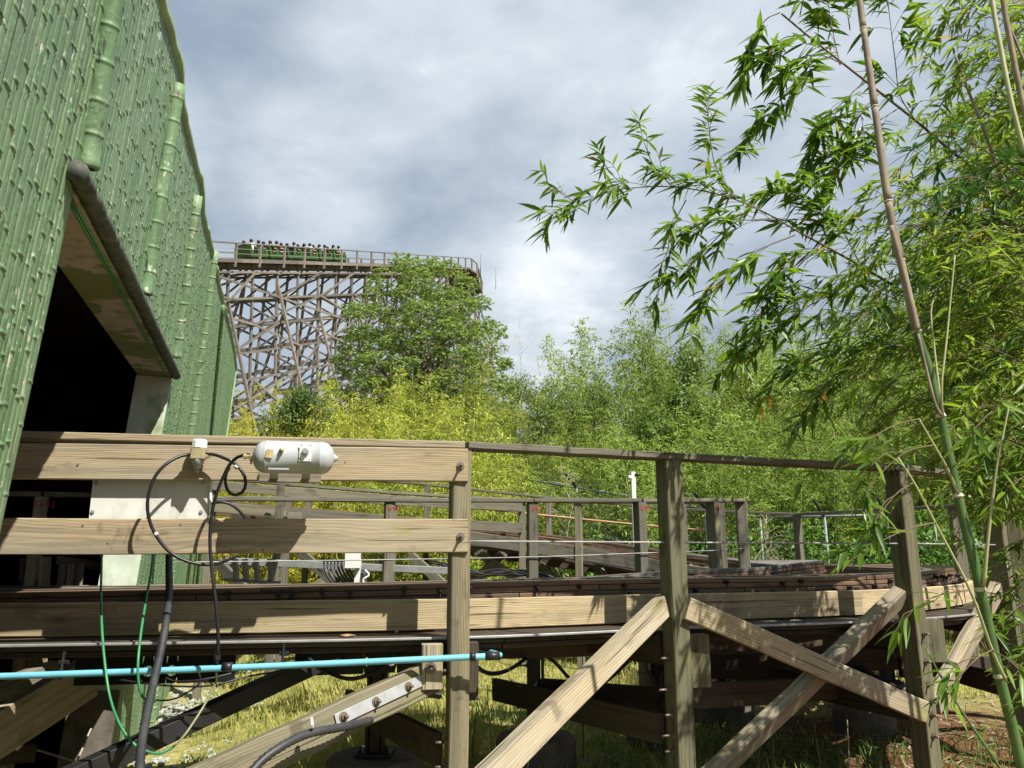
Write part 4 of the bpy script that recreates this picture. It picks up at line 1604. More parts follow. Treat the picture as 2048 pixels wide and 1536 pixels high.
build_tray()
wb = MB()
wb.box(at(706, 1119, 8.6), .16, .08, .19, .05, .006)
tag(wb.build('junction_box', M['white_paint']), 'small white junction box above the cable tray', 'junction box')
pl = MB()
pl.beam(at(718, 1118, 8.65), at(712, 1178, 8.65), .055, .055, up=(0, 1, 0))
pl.tube(spline([at(730, 1140, 8.6), at(738, 1150, 8.6), at(726, 1160, 8.6), at(732, 1172, 8.6)], .02), .012, 6)
tag(pl.build('standpipe', M['white_paint']), 'pale standpipe with a bent spout under the white junction box', 'pipe')
eb = MB()
eb.box(at(590, 1036, 10.6), .18, .1, .14, .1, .006)
tag(eb.build('terminal_box', M['grey_wood']), 'grey terminal box between the sloping boards of the far arm', 'box')

# braces of the far arm seen between the near posts
FB = 'far diagonal braces under the climbing arm'
for (a, b, lab) in (((938, 1090, 12.2), (1045, 1168, 11.9), 'far brace falling to the right, one stroke of the X left of post 1691'),
                    ((1030, 1085, 12.2), (930, 1180, 11.9), 'far brace rising to the right, other stroke of the X left of post 1691'),
                    ((1045, 1090, 12.3), (1110, 1165, 12.0), 'far brace falling to the right just behind post 1691'),
                    ((1160, 1100, 12.4), (1222, 1166, 12.0), 'far brace falling to the right between posts 1691 and 1690'),
                    ((600, 1105, 10.8), (668, 1165, 10.6), 'far brace falling to the right under the lower guard board'),
                    ((690, 1135, 11.5), (590, 1200, 11.3), 'far brace rising to the right behind the hanging cables'),
                    ((435, 1125, 9.6), (505, 1195, 9.3), 'far brace falling to the right beside the green wall'),
                    ((820, 1110, 11.6), (890, 1172, 11.4), 'far brace falling to the right just left of the first near post'),
                    ((1362, 1120, 12.5), (1392, 1150, 12.3), 'short far brace right of the tall greenish post')):
    board('far_brace', lab, 'brace', at(*a), at(*b), .05, .13, 'grey_wood', group=FB, n=2)
FP = 'far posts of the climbing arm'
for (x, y0, Y, lab) in ((562, 966, 10.9, 'far grey post between the tank and the sloping boards'), (1042, 1002, 12.2, 'slim far post just left of post 1691'), (1158, 1003, 12.0, 'far post midway between posts 1691 and 1690'),
                        (1440, 1006, 10.7, 'far post close behind the post right of the tall one'), (1366, 1008, 12.0, 'slim far post right behind the tall greenish post')):
    a = at(x, y0, Y)
    board('far_post', lab, 'post', (a.x, a.y, gz(a.x, a.y) - .1), a, .09, .09, 'grey_wood', up=(0, 1, 0), group=FP)


# ------------------------------------------------------------------ chain link fence, camera pole
def build_fence():
    t = thing('security_fence', 'low chain link fence with slanted barbed wire arms in front of the grove', 'fence', tuple(at(1180, 1060, 16.5)))
    A, B_ = at(1060, 960, 17.5), at(1520, 1035, 16.0)
    A2 = at(1790, 1030, 14.6)
    mb = MB()
    for a, b in ((A, B_), (B_, A2)):
        mb.tube([a, b], .024, 8)
        mb.tube([a - Vector((0, 0, 1.0)), b - Vector((0, 0, 1.0))], .02, 8)
    mb.build('top_tube', M['fence_steel'], t)
    n_ = 5
    for a, b, kk in ((A, B_, (.22, .5, .78, 1.0)), (B_, A2, (.5, .95))):
        for f in kk:
            p = a.lerp(b, f)
            mb = MB()
            mb.tube([(p.x, p.y, gz(p.x, p.y) - .1), (p.x, p.y, p.z)], .03, 8)
            mb.build('fence_post', M['fence_steel'], t)
            mb = MB()
            mb.beam(p, p + Vector((-.28, -.25, .30)), .04, .05)
            mb.build('arm', M['black_steel'], t)
    w_ = MB()
    for k in range(3):
        o = Vector((-.28, -.25, .30)) * (.3 + .3 * k)
        w_.tube([A + o, B_ + o], .004, 4)
    w_.build('barbed_wire', M['fence_steel'], t)
    # wire mesh drawn as real thin wires
    net = MB()
    L = (B_ - A).length
    hgt = 1.0
    d = (B_ - A) / L
    s = 0.0
    while s < L - hgt:
        p = A + d * s
        for sg in (0, 1):
            q0 = p + (d * hgt if sg else Vector((0, 0, 0)))
            q1 = p + (Vector((0, 0, 0)) if sg else d * hgt) - Vector((0, 0, hgt))
            net.tube([q0, q1], .0022, 3, caps=False)
        s += .085
    net.build('wire_mesh', M['fence_steel'], t)


build_fence()
t = thing('camera_pole', 'slim white pole carrying a small white security camera', 'camera pole', tuple(at(1266, 1080, 13.4)))
p = at(1266, 944, 13.4)
mb = MB()
mb.beam((p.x, p.y, gz(p.x, p.y)), p, .075, .075, up=(0, 1, 0))
mb.build('pole', M['white_paint'], t)
mb = MB()
mb.lathe(p + Vector((-.09, -.02, -.10)), Vector((1, .15, .05)), [(0, .03), (.01, .036), (.09, .036), (.1, .02)], 12)
mb.build('camera_body', M['white_paint'], t)
mb = MB()
mb.lathe(p + Vector((.03, -.03, -.05)), Vector((1, -.2, 0)), [(0, .022), (.08, .025)], 10)
mb.build('lamp_head', M['black_plastic'], t)
# ------------------------------------------------------------------ the big wooden coaster hill far behind
FA, FB_ = Vector((-18.3, 45.0, EYE + 17.55)), Vector((-5.2, 82.0, EYE + 31.2))


def lift(f):
    """point on the lift hill's deck at fraction f; levels off and falls away at the top"""
    p = FA.lerp(FB_, f)
    if f > .90:
        p.z -= 22 * (f - .90) ** 2 + max(0, f - .94) ** 2 * 420
    return p


def frac_at(px):
    lo, hi = -.6, 1.4
    for _ in range(50):
        m_ = (lo + hi) / 2
        p = FA.lerp(FB_, m_)
        d = p - CAM
        x = 1024 + F_PX * d.x / d.dot(_fw)
        if x < px:
            lo = m_
        else:
            hi = m_
    return lo


def build_trestle():
    t = thing('coaster_hill', 'tall weathered timber lift hill of the roller coaster, a lattice of posts and braces', 'roller coaster', (-12, 60, 2))
    hd = (FB_ - FA)
    hd.z = 0
    hd.normalize()
    sd = Vector((hd.y, -hd.x, 0))          # towards the viewer side (right / near)
    if sd.x < 0:
        sd = -sd
    pxs = [424, 474, 524, 566, 607, 643, 675, 705, 732, 757, 780, 802, 822, 840, 856, 871, 886, 901, 914, 926, 936]
    fr = [frac_at(x) for x in pxs]
    step0 = fr[1] - fr[0]
    fr = [fr[0] - step0 * k for k in (4, 3, 2, 1)] + fr
    HW = 1.25
    tops = [lift(f) for f in fr]
    lev = [2.6 * k for k in range(1, 13)]
    def gbase(p):
        return gz(p.x, p.y) - .3
    W = .15
    for i, p in enumerate(tops):
        g = gbase(p)
        if p.z - g < 3:
            g = p.z - 12
        bent = MB()
        H_ = p.z - .5 - g
        def side(o, z):           # legs lean out towards the ground
            return p + sd * o + Vector((0, 0, z - p.z))
        def spread(sg, z):
            return sg * (HW + (p.z - z) * .055)
        z = p.z - .75
        k = 0
        SP = 1.7
        while z > g + 1:
            a, b = side(spread(-1, z), z), side(spread(1, z), z)
            bent.beam(a, b, .08, .15, ch=.002)
            z2 = z - SP
            if z2 > g:
                a2, b2 = side(spread(-1, z2), z2), side(spread(1, z2), z2)
                if k % 2:
                    bent.beam(a, b2, .06, .13, ch=.002)
                else:
                    bent.beam(b, a2, .06, .13, ch=.002)
            z = z2
            k += 1
        o = bent.build('bent', M['trestle_wood'], t)
        for sg in (-1, 1):
            mb = MB()
            mb.beam(side(spread(sg, p.z - .2), p.z - .2), side(spread(sg, g), g), W, W, up=hd, ch=.004, segs=3, wob=.02)
            mb.build('leg', M['trestle_wood'], o)
            if i % 2 == 0:        # raking outrigger legs
                zt = p.z - 1.4 - (i % 3)
                mb = MB()
                mb.beam(side(spread(sg, zt), zt), side(spread(sg, zt) + sg * (zt - g) * .33, g), W, W, up=hd, ch=.004)
                mb.build('raking_leg', M['trestle_wood'], o)
    # girts and long diagonals along both sides
    for sg in (-1, 1):
        for k in range(16):
            for i in range(0, len(tops) - 1, 4):
                j = min(i + 4, len(tops) - 1)
                mb = MB()
                def pt(ii, kk):
                    p = tops[ii]
                    z = p.z - .75 - kk * 1.75
                    return p + sd * (sg * (HW + (p.z - z) * .055 + .14)) + Vector((0, 0, z - p.z))
                if pt(i, k).z > gbase(tops[i]) + .5:
                    mb.beam(pt(i, k), pt(j, k), .07, .14, ch=.002)
                    mb.build('girt', M['trestle_wood'], t)
        nd = 0
        for i in range(0, len(tops) - 2):
            for k in range(0, 13):
                if random.random() < .52 or nd > 49:
                    continue
                up_ = (i + k + (0 if sg > 0 else 1)) % 2
                j = min(len(tops) - 1, i + random.choice((1, 2, 2, 3)))
                a, b = (pt(i, k), pt(j, k + 1)) if up_ else (pt(i, k + 1), pt(j, k))
                if min(a.z, b.z) < gbase(tops[i]) + .3:
                    continue
                mb = MB()
                o_ = sd * (sg * .1)
                mb.beam(a + o_, b + o_, .06, .14, ch=.002)
                mb.build('diagonal_brace', M['trestle_wood'], t)
                nd += 1
    # deck: ledgers, track stack, walk boards, top rails
    def line(nm, o, z, w_, h_, f0, f1, mat='trestle_wood'):
        n_ = 26
        mb = MB()
        pts = [lift(f0 + (f1 - f0) * i / n_) + sd * o + Vector((0, 0, z)) for i in range(n_ + 1)]
        for a, b in zip(pts, pts[1:]):
            mb.beam(a, b + (b - a).normalized() * .01, w_, h_, ch=.002)
        return mb.build(nm, M[mat], t)
    f0, f1 = fr[0], 1.02
    for o in (-1.75, 1.75):
        line('ledger_board', o, -.06, .06, .20, f0, f1)
        line('walk_board', o * .78, .05, .7, .05, f0, f1)
        line('top_rail', o, 1.08, .13, .07, f0, f1)
        for z in (.40, .72):
            line('rail_cable', o, z, .025, .025, f0, f1, 'steel')
    for o in (-.6, .6):
        line('rail_stack', o, .12, .28, .26, f0, f1, 'track_wood')
    line('under_deck', 0, -.16, 2.6, .10, f0, f1, 'dark_wood')
    for i, f in enumerate(fr + [.975, .99, 1.005]):
        for o in (-1.75, 1.75):
            p = lift(f) + sd * o
            mb = MB()
            mb.beam(p - Vector((0, 0, .45)), p + Vector((0, 0, 1.06)), .13, .13, up=hd)
            mb.build('rail_post', M['trestle_wood'], t)
    # lower return leg of the same hill close behind, whose posts and braces show through
    back = -sd * 6.5
    for i in range(1, len(tops) - 1, 1):
        p = tops[i] + back - Vector((0, 0, 5.0 + (tops[i].z - tops[2].z) * 1.1))
        g = gbase(p)
        mb = MB()
        for o in (-1.1, 1.1):
            mb.beam(p + sd * o, Vector((p.x, p.y, g)) + sd * o * 2.2, .16, .16, up=hd)
        z = p.z - .4
        k = 0
        while z > g + 2:
            w2 = 1.1 + (p.z - z) / max(1, p.z - g) * 1.3
            c_ = Vector((p.x, p.y, z))
            mb.beam(c_ - sd * w2, c_ + sd * w2, .08, .15)
            mb.beam(c_ - sd * w2 * (1 if k % 2 else -1), c_ + sd * w2 * (1 if k % 2 else -1) - Vector((0, 0, 2.4)), .06, .13)
            z -= 2.4
            k += 1
        mb.build('back_bent', M['trestle_wood'], t)
    for k in range(8):
        mb = MB()
        pts = [tops[i] + back + sd * 1.2 - Vector((0, 0, 5.0 + (tops[i].z - tops[2].z) * 1.1 + k * 2.2)) for i in range(2, len(tops) - 1, 2)]
        pts = [q for q in pts if q.z > gz(q.x, q.y)]
        for a, b in zip(pts, pts[1:]):
            mb.beam(a, b, .08, .16)
            if random.random() < .75:
                mb.beam(a + sd * .1, b + sd * .1 - Vector((0, 0, 2.2)), .06, .14)
        if pts:
            mb.build('back_girt', M['trestle_wood'], t)
    # two thin rods at the summit
    tp = lift(.985)
    mb = MB()
    mb.tube([tp + sd * 1.8 + Vector((.2, 0, 0)), tp + sd * 1.8 + Vector((.2, 0, 2.6))], .05, 6)
    mb.build('lightning_rod', M['fence_steel'], t)
    mb = MB()
    mb.tube([tp + sd * 1.8 + Vector((1.9, 0, -1.5)), tp + sd * 1.8 + Vector((1.9, 0, 1.2))], .03, 6)
    mb.build('lightning_rod', M['fence_steel'], t)
    return hd, sd


HD, SD = build_trestle()


def build_car_proto():
    """one open coaster car, nose along +x, origin on the deck"""
    t = thing('coaster_car', 'green coaster car', 'coaster car', (0, 0, 0), 'cars of the coaster train')
    L, Wd = 1.86, 1.25
    mb = MB()
    # side profile extruded across: floor, nose and tail panels
    prof = [(-.93, .18), (.90, .18), (.93, .62), (.74, .86), (.62, .46), (.16, .42), (.02, .86), (-.14, .86), (-.20, .42), (-.62, .38), (-.76, .88), (-.93, .86)]
    for y in (-Wd / 2, Wd / 2 - .05):
        n_ = len(prof)
        vs = [Vector((x, y, z)) for x, z in prof] + [Vector((x, y + .05, z)) for x, z in prof]
        from mathutils.geometry import tessellate_polygon
        tr_ = tessellate_polygon([[Vector((x, z, 0)) for x, z in prof]])
        mb.add(vs, [tuple(f) for f in tr_] + [tuple(n_ + i for i in reversed(f)) for f in tr_] + [(i, (i + 1) % n_, n_ + (i + 1) % n_, n_ + i) for i in range(n_)])
    mb.beam((.83, -.58, .52), (.83, .58, .52), .10, .62, ch=.03)
    mb.beam((-.90, -.58, .55), (-.90, .58, .55), .06, .72, ch=.02)
    mb.build('body', M['car_green'], t)
    mb = MB()
    mb.beam((-.93, 0, .10), (.93, 0, .10), 1.1, .14)
    mb.beam((-1.08, 0, .12), (-.93, 0, .12), .12, .08)
    mb.build('chassis', M['black_plastic'], t)
    for x in (-.70, .08):
        mb = MB()
        mb.beam((x, 0, .48), (x + .45, 0, .48), 1.1, .12)
        mb.beam((x + .02, -.53, .78), (x + .02, .53, .78), .10, .56, ch=.03)
        mb.build('seat', M['black_plastic'], t)
        mb = MB()
        mb.tube([(x + .42, -.5, .55), (x + .48, -.5, .78), (x + .48, .5, .78), (x + .42, .5, .55)], .025, 6)
        mb.build('lap_bar', M['black_steel'], t)
    for x in (-.6, .6):
        for y in (-.55, .55):
            MB().lathe((x, y - .04, .09), (0, 1, 0), [(0, .10), (.08, .10)], 12).build('wheel', M['black_steel'], t)
    return t


def build_rider_proto():
    """seated rider: one continuous body grown on a skeleton; origin at the hips, facing +x"""
    V = [(0, 0, .06), (0, 0, .30), (0.01, 0, .46), (.02, 0, .56), (.03, 0, .66), (.04, 0, .78),
         (0, .17, .46), (.10, .27, .26), (.34, .24, .30), (.40, .23, .32),
         (0, -.17, .46), (.10, -.27, .26), (.34, -.24, .30), (.40, -.23, .32),
         (.02, .10, .05), (.42, .13, .08), (.46, .13, -.32), (.56, .13, -.36),
         (.02, -.10, .05), (.42, -.13, .08), (.46, -.13, -.32), (.56, -.13, -.36)]
    Rr = [.15, .15, .14, .055, .095, .085, .075, .052, .040, .042, .075, .052, .040, .042, .09, .065, .045, .04, .09, .065, .045, .04]
    E = [(0, 1), (1, 2), (2, 3), (3, 4), (4, 5), (2, 6), (6, 7), (7, 8), (8, 9), (2, 10), (10, 11), (11, 12), (12, 13), (0, 14), (14, 15), (15, 16), (16, 17), (0, 18), (18, 19), (19, 20), (20, 21)]
    me = bpy.data.meshes.new('rider_body')
    me.from_pydata(V, E, [])
    o = bpy.data.objects.new('rider_body', me)
    C.objects.link(o)
    md = o.modifiers.new('skin', 'SKIN')
    for i, sv in enumerate(me.skin_vertices[0].data):
        sv.radius = (Rr[i], Rr[i])
        sv.use_root = (i == 0)
    s2 = o.modifiers.new('sub', 'SUBSURF')
    s2.levels = s2.render_levels = 1
    dg = bpy.context.evaluated_depsgraph_get()
    bm_ = bpy.data.meshes.new_from_object(o.evaluated_get(dg))
    bpy.data.objects.remove(o)
    bm_.materials.clear()
    bm_.materials.append(M['skin'])
    for p in bm_.polygons:
        p.use_smooth = True
    t = thing('person', 'rider', 'person', (0, 0, 0), 'riders in the coaster train')
    new_obj('body', bm_, t)
    # shirt: a slightly larger shell over the trunk and sleeves
    mb = MB()
    mb.lathe((0, 0, .02), (0.02, 0, 1), [(0, .17), (.12, .175), (.30, .185), (.42, .18), (.49, .12), (.52, .06)], 12)
    mb.tube([(0, .15, .48), (.02, .22, .42), (.08, .28, .30)], [.09, .085, .068], 8)
    mb.tube([(0, -.15, .48), (.02, -.22, .42), (.08, -.28, .30)], [.09, .085, .068], 8)
    mb.build('shirt', M['shirt'], t)
    hb = MB()
    hb.lathe((-.005, 0, .60), (.16, 0, 1), [(0, .07), (.05, .108), (.12, .122), (.19, .108), (.235, .06), (.25, .01)], 12)
    hb.build('hair', M['hair'], t)
    fb = MB()
    c_ = Vector((.035, 0, .70))
    fb.lathe(c_ + Vector((.075, 0, .02)), (1, 0, -.25), [(0, .022), (.03, .012), (.036, .003)], 6)
    for sy in (-1, 1):
        fb.lathe(c_ + Vector((.0, sy * .095, .0)), (0, sy, 0), [(0, .02), (.012, .022), (.016, .012)], 8)
    fb.build('face', M['skin'], t)
    return t


def build_train():
    car = build_car_proto()
    rider = build_rider_proto()
    slope = math.atan2(FB_.z - FA.z, math.hypot(FB_.x - FA.x, FB_.y - FA.y))
    yaw = math.atan2(HD.y, HD.x)
    rot = Matrix.Rotation(yaw, 4, 'Z') @ Matrix.Rotation(-slope, 4, 'Y')
    L3 = (FB_ - FA).length
    f0 = frac_at(486) + 1.0 / L3
    cl = ['green coaster car at the tail end of the train', 'green coaster car second from the tail end', 'green coaster car third from the tail end',
          'green coaster car third from the front of the train', 'green coaster car second from the front of the train', 'green coaster car at the front of the train']
    shirts = [((.75, .75, .76), 'white'), ((.12, .14, .18), 'dark grey'), ((.25, .07, .06), 'dark red'), ((.03, .16, .16), 'teal'), ((.70, .72, .76), 'white'), ((.05, .06, .10), 'navy'),
              ((.55, .55, .56), 'pale grey'), ((.02, .02, .02), 'black')]
    order = ['last row', 'second row from the tail', 'third row from the tail', 'fourth row from the tail', 'fifth row from the tail', 'sixth row from the tail', 'sixth row from the front',
             'fifth row from the front', 'fourth row from the front', 'third row from the front', 'second row from the front', 'front row']
    row = 0
    first = True
    used_car = False
    for ci in range(6):
        f = f0 + ci * 2.03 / L3
        c = car if not used_car else copy_tree(car)
        used_car = True
        p = lift(f) + Vector((0, 0, .26))
        c.matrix_world = Matrix.Translation(p) @ rot
        c['label'] = cl[ci]
        for x in (-.42, .36):
            for y, side in ((-.28, 'viewer side'), (.28, 'far side')):
                if (row, side) in ((1, 'far side'), (4, 'viewer side')):
                    continue
                r_ = rider if first else copy_tree(rider)
                first = False
                col, cn = shirts[(row * 3 + (0 if y < 0 else 5) + ci) % 8]
                jit = Matrix.Translation((x + random.uniform(-.04, .04), y, .56 + random.uniform(-.03, .03)))
                r_.matrix_world = Matrix.Translation(p) @ rot @ jit @ Matrix.Rotation(slope * .6 + random.uniform(-.06, .06), 4, 'Y') @ Matrix.Rotation(random.uniform(-.4, .4), 4, 'Z')
                r_['label'] = f'rider in a {cn} shirt, {side} of the {order[row]}'
                for ch in r_.children:
                    if ch.name.startswith('shirt'):
                        ch.color = (*col, 1)
            row += 1


build_train()
# ------------------------------------------------------------------ leaves in bulk
def leaf_arrays(P, D, Nn, L, W, near=False, droop=.25, rr=None):
    """P bases, D directions, Nn rough normals (n,3); L, W lengths and widths (n). Returns V, F, rnd"""
    P, D, Nn = (np.asarray(a, dtype=np.float64) for a in (P, D, Nn))
    n = len(P)
    D = D / (np.linalg.norm(D, axis=1, keepdims=True) + 1e-9)
    S = np.cross(D, Nn)
    S /= (np.linalg.norm(S, axis=1, keepdims=True) + 1e-9)
    U = np.cross(S, D)
    L = np.asarray(L)[:, None]
    W = np.asarray(W)[:, None]
    rr = rng.random(n) if rr is None else np.asarray(rr)
    if near:
        st = [(.0, .10), (.16, .78), (.36, 1.0), (.60, .82), (.82, .40)]
        rows = []
        for t, w in st:
            c = P + D * L * t - np.array([0, 0, 1.]) * L * droop * t * t
            rows += [c - S * W * w * .5 + U * W * .10 * w, c - U * W * .04, c + S * W * w * .5 + U * W * .10 * w]
        rows.append(P + D * L - np.array([0, 0, 1.]) * L * droop)
        k = len(rows)
        V = np.stack(rows, 1).reshape(-1, 3)
        q = []
        for i in range(len(st) - 1):
            a = i * 3
            q += [(a, a + 1, a + 4), (a, a + 4, a + 3), (a + 1, a + 2, a + 5), (a + 1, a + 5, a + 4)]
        a = (len(st) - 1) * 3
        q += [(a, a + 1, k - 1), (a + 1, a + 2, k - 1)]
    else:
        dz = np.array([0, 0, 1.]) * L * droop
        V = np.stack([P, P + D * L * .45 - S * W * .5 + U * W * .15 - dz * .2, P + D * L - dz, P + D * L * .45 + S * W * .5 + U * W * .15 - dz * .2], 1).reshape(-1, 3)
        k = 4
        q = [(0, 1, 2), (0, 2, 3)]
    q = np.array(q)
    Fx = (np.arange(n)[:, None, None] * k + q[None]).reshape(-1, 3)
    return V, Fx, np.repeat(rr, k)


class Leaves:
    def __init__(s):
        s.P, s.D, s.N, s.L, s.W, s.r = [], [], [], [], [], []

    def add(s, p, d, n, L, W, r=None):
        s.P.append(tuple(p)); s.D.append(tuple(d)); s.N.append(tuple(n)); s.L.append(L); s.W.append(W)
        s.r.append(random.random() if r is None else r)

    def build(s, name, mat, parent=None, near=False, droop=.25):
        if not s.P:
            return None
        V, Fx, rr = leaf_arrays(s.P, s.D, s.N, s.L, s.W, near, droop, s.r)
        if parent is not None:
            V = V - np.array(tuple(base_of(parent)))
        return new_obj(name, np_mesh(name, V, Fx, mat, rr, smooth=near), parent)


def rv(s=1.0):
    return Vector((random.gauss(0, s), random.gauss(0, s), random.gauss(0, s)))


# ------------------------------------------------------------------ the grove behind: bamboo clumps, shrubs, vines
def bamboo_proto(seed, H_=8.0, culms=11, leafL=(.12, .19), spreadr=.9, dens=1.0, bare=.18):
    random.seed(seed)
    lv, cu = Leaves(), MB()
    for c in range(culms):
        an = random.uniform(0, 6.28)
        r0 = spreadr * math.sqrt(random.random())
        b = Vector((math.cos(an) * r0, math.sin(an) * r0, -.15))
        h = H_ * (random.uniform(.62, .98) if c else 1.0)
        out = Vector((math.cos(an + random.gauss(0, .5)), math.sin(an + random.gauss(0, .5)), 0))
        lean = h * random.uniform(.05, .24) if c else h * .06
        def cp(t):
            return b + Vector((0, 0, 1)) * h * (t - .06 * t ** 4) + out * lean * t ** 2.3
        n_ = 12
        cu.tube([cp(i / n_) for i in range(n_ + 1)], [.022 * (1 - .88 * i / n_) for i in range(n_ + 1)], 4, caps=False)
        t = bare + random.uniform(0, .1)
        while t < 1.0:
            for k in range(random.choice((2, 2, 3))):
                p = cp(t)
                a2 = random.uniform(0, 6.28)
                d = Vector((math.cos(a2), math.sin(a2), random.uniform(.25, .9))).normalized()
                bl = random.uniform(.45, 1.05) * (1.15 - .75 * t) * (H_ / 8) ** .5
                nl = int(bl * 22 * dens) + 3
                for j in range(nl):
                    f = (j + .6) / nl
                    q = p + d * bl * f - Vector((0, 0, 1)) * bl * .28 * f * f + rv(.035)
                    ld = (d * .7 + rv(.55) + Vector((0, 0, -.12))).normalized()
                    L_ = random.uniform(*leafL)
                    lv.add(q, ld, Vector((0, 0, 1)) + rv(.45), L_, L_ * random.uniform(.20, .28))
            t += random.uniform(.16, .26) / h * 1.25
    return lv, cu


def shrub_proto(seed, rx=1.1, h=1.8, n=2600, leaf=(.07, .13), wide=.62):
    random.seed(seed)
    lv, cu = Leaves(), MB()
    lobes = [(Vector((random.uniform(-.7, .7) * rx, random.uniform(-.7, .7) * rx, random.uniform(.25, .85) * h)), random.uniform(.3, .6) * rx) for _ in range(11)]
    for c, r_ in lobes:
        cu.tube([Vector((c.x * .2, c.y * .2, -.1)), c * .6 + rv(.06), c], [.02, .012, .005], 4, caps=False)
    for i in range(n):
        c, r_ = random.choice(lobes)
        d = rv().normalized()
        p = c + d * r_ * random.random() ** .4
        if p.z < .02:
            continue
        L_ = random.uniform(*leaf)
        lv.add(p, d * .5 + rv(.5) + Vector((0, 0, -.3)), d * .6 + Vector((0, 0, .8)) + rv(.3), L_, L_ * wide)
    return lv, cu


def make_plant(name, lab, cat, lv, cu, mat, cm, parts=('culms', 'foliage'), droop=.25):
    t = thing(name, lab, cat, (0, 0, 0))
    cu.build(parts[0], cm, t)
    lv.build(parts[1], mat, t, False, droop)
    return t


_used = set()


def place(proto, x, y, sc, rot, tint, lab, group, szf=1.0):
    first = proto.name not in _used
    _used.add(proto.name)
    o = proto if first else copy_tree(proto)
    o.location = (x, y, gz(x, y))
    o.rotation_euler = (random.uniform(-.05, .05), random.uniform(-.05, .05), rot)
    o.scale = (sc * szf, sc * szf, sc)
    o['label'], o['group'] = lab, group
    for ch in o.children:
        ch.color = (*tint, 1)
    return o


BP_ = [make_plant('bamboo_clump', 'bamboo', 'bamboo', *bamboo_proto(100 + i, 8.0, 11 + i % 3, spreadr=.7 + .15 * (i % 3)), M['leaf_far'], M['culm_far']) for i in range(5)]
BF_ = [make_plant('fine_bamboo_clump', 'bamboo', 'bamboo', *bamboo_proto(200 + i, 5.0, 19, (.10, .155), 1.0, 1.35, .03), M['leaf_far'], M['culm_far']) for i in range(3)]
SH_ = [make_plant('leafy_shrub', 'shrub', 'shrub', *shrub_proto(300 + i, 1.2, 2.0, 2400), M['leaf_vine'], M['twig'], ('stems', 'leaves')) for i in range(3)]

# skyline of the grove in the photograph: pixel column -> pixel row of its top
SKY = [(300, 760), (430, 790), (480, 772), (540, 765), (600, 770), (640, 752), (700, 728), (745, 722), (790, 742), (850, 712), (890, 700), (950, 712), (1010, 698), (1040, 722), (1080, 752), (1130, 752), (1170, 722), (1215, 668),
       (1255, 640), (1300, 660), (1340, 612), (1375, 640), (1430, 660), (1500, 668), (1560, 640), (1640, 640), (1720, 610), (1800, 560), (1900, 520), (2050, 480), (2300, 470), (2600, 450)]


def skyrow(px):
    return interp(SKY, px)


def zone_tint(px, row):
    """the grove's own colours: yellow at the left, olive in the middle, greener to the right"""
    yl, ol, gr, dk = Vector((1.42, 1.20, .75)), Vector((1.14, 1.12, .98)), Vector((.84, .98, 1.1)), Vector((.64, .82, 1.05))
    if px < 760:
        c = yl.lerp(ol, sstep(560, 800, px))
    elif px < 1200:
        c = ol.lerp(gr, sstep(860, 1250, px))
    else:
        c = gr.lerp(dk, .35 * sstep(1350, 1800, px) + .25 * (row == 0))
    return c * random.choice((random.uniform(.62, .85), random.uniform(.9, 1.25), random.uniform(.9, 1.25)))


ZL = [(0, 620, 'yellowish'), (620, 1000, 'bright olive'), (1000, 1300, 'mid green'), (1300, 1700, 'grey green'), (1700, 3000, 'deep green')]


def zone(px):
    for a, b, n_ in ZL:
        if a <= px < b:
            return n_
    return 'deep green'


WHERE = {'yellowish': 'behind the rail beside the green wall', 'bright olive': 'below the broad tree', 'mid green': 'in the dip right of the broad tree',
         'grey green': 'behind the tall post', 'deep green': 'behind the near bamboo on the right'}

random.seed(5)
rows = [(17.2, 70, .50, .70), (20.0, 80, .68, .86), (24.0, 82, .86, .98), (28.5, 90, .96, 1.06), (32.5, 100, .84, .96)]
for ri, (Y, dpx, fa, fb) in enumerate(rows):
    px = 330 + random.uniform(0, 60)
    while px < 2500:
        Yj = Y + random.uniform(-1.3, 1.3) + (1.5 if 1000 < px < 1250 else 0)
        top = skyrow(px)
        p = at(px, top, Yj)
        g = gz(p.x, Yj)
        hh = max(1.5, (p.z - g)) * random.uniform(fa, fb) * (1.08 if px < 1000 else 1.0 + .17 * sstep(1060, 1200, px))
        zn = zone(px)
        rn = ('front row', 'second row', 'third row', 'fourth row', 'rearmost row')[ri]
        fine = px < 980 and ri < 3 and random.random() < .7
        pr = random.choice(BF_ if fine or hh < 3.5 else BP_)
        base = 5.0 if pr in BF_ else 8.0
        sc = hh / base
        kind = 'fine leaved' if pr in BF_ else 'tall feathery'
        place(pr, p.x, Yj, sc, random.uniform(0, 6.28), zone_tint(px, ri), f'{zn} {kind} bamboo, {rn}, {WHERE[zn]}', f'{zn} {kind} bamboo of the {rn}', min(2.0, max(1.0, 1.0 / sc ** .5)))
        px += dpx * random.uniform(.75, 1.25) * (1.0 if ri else .95)
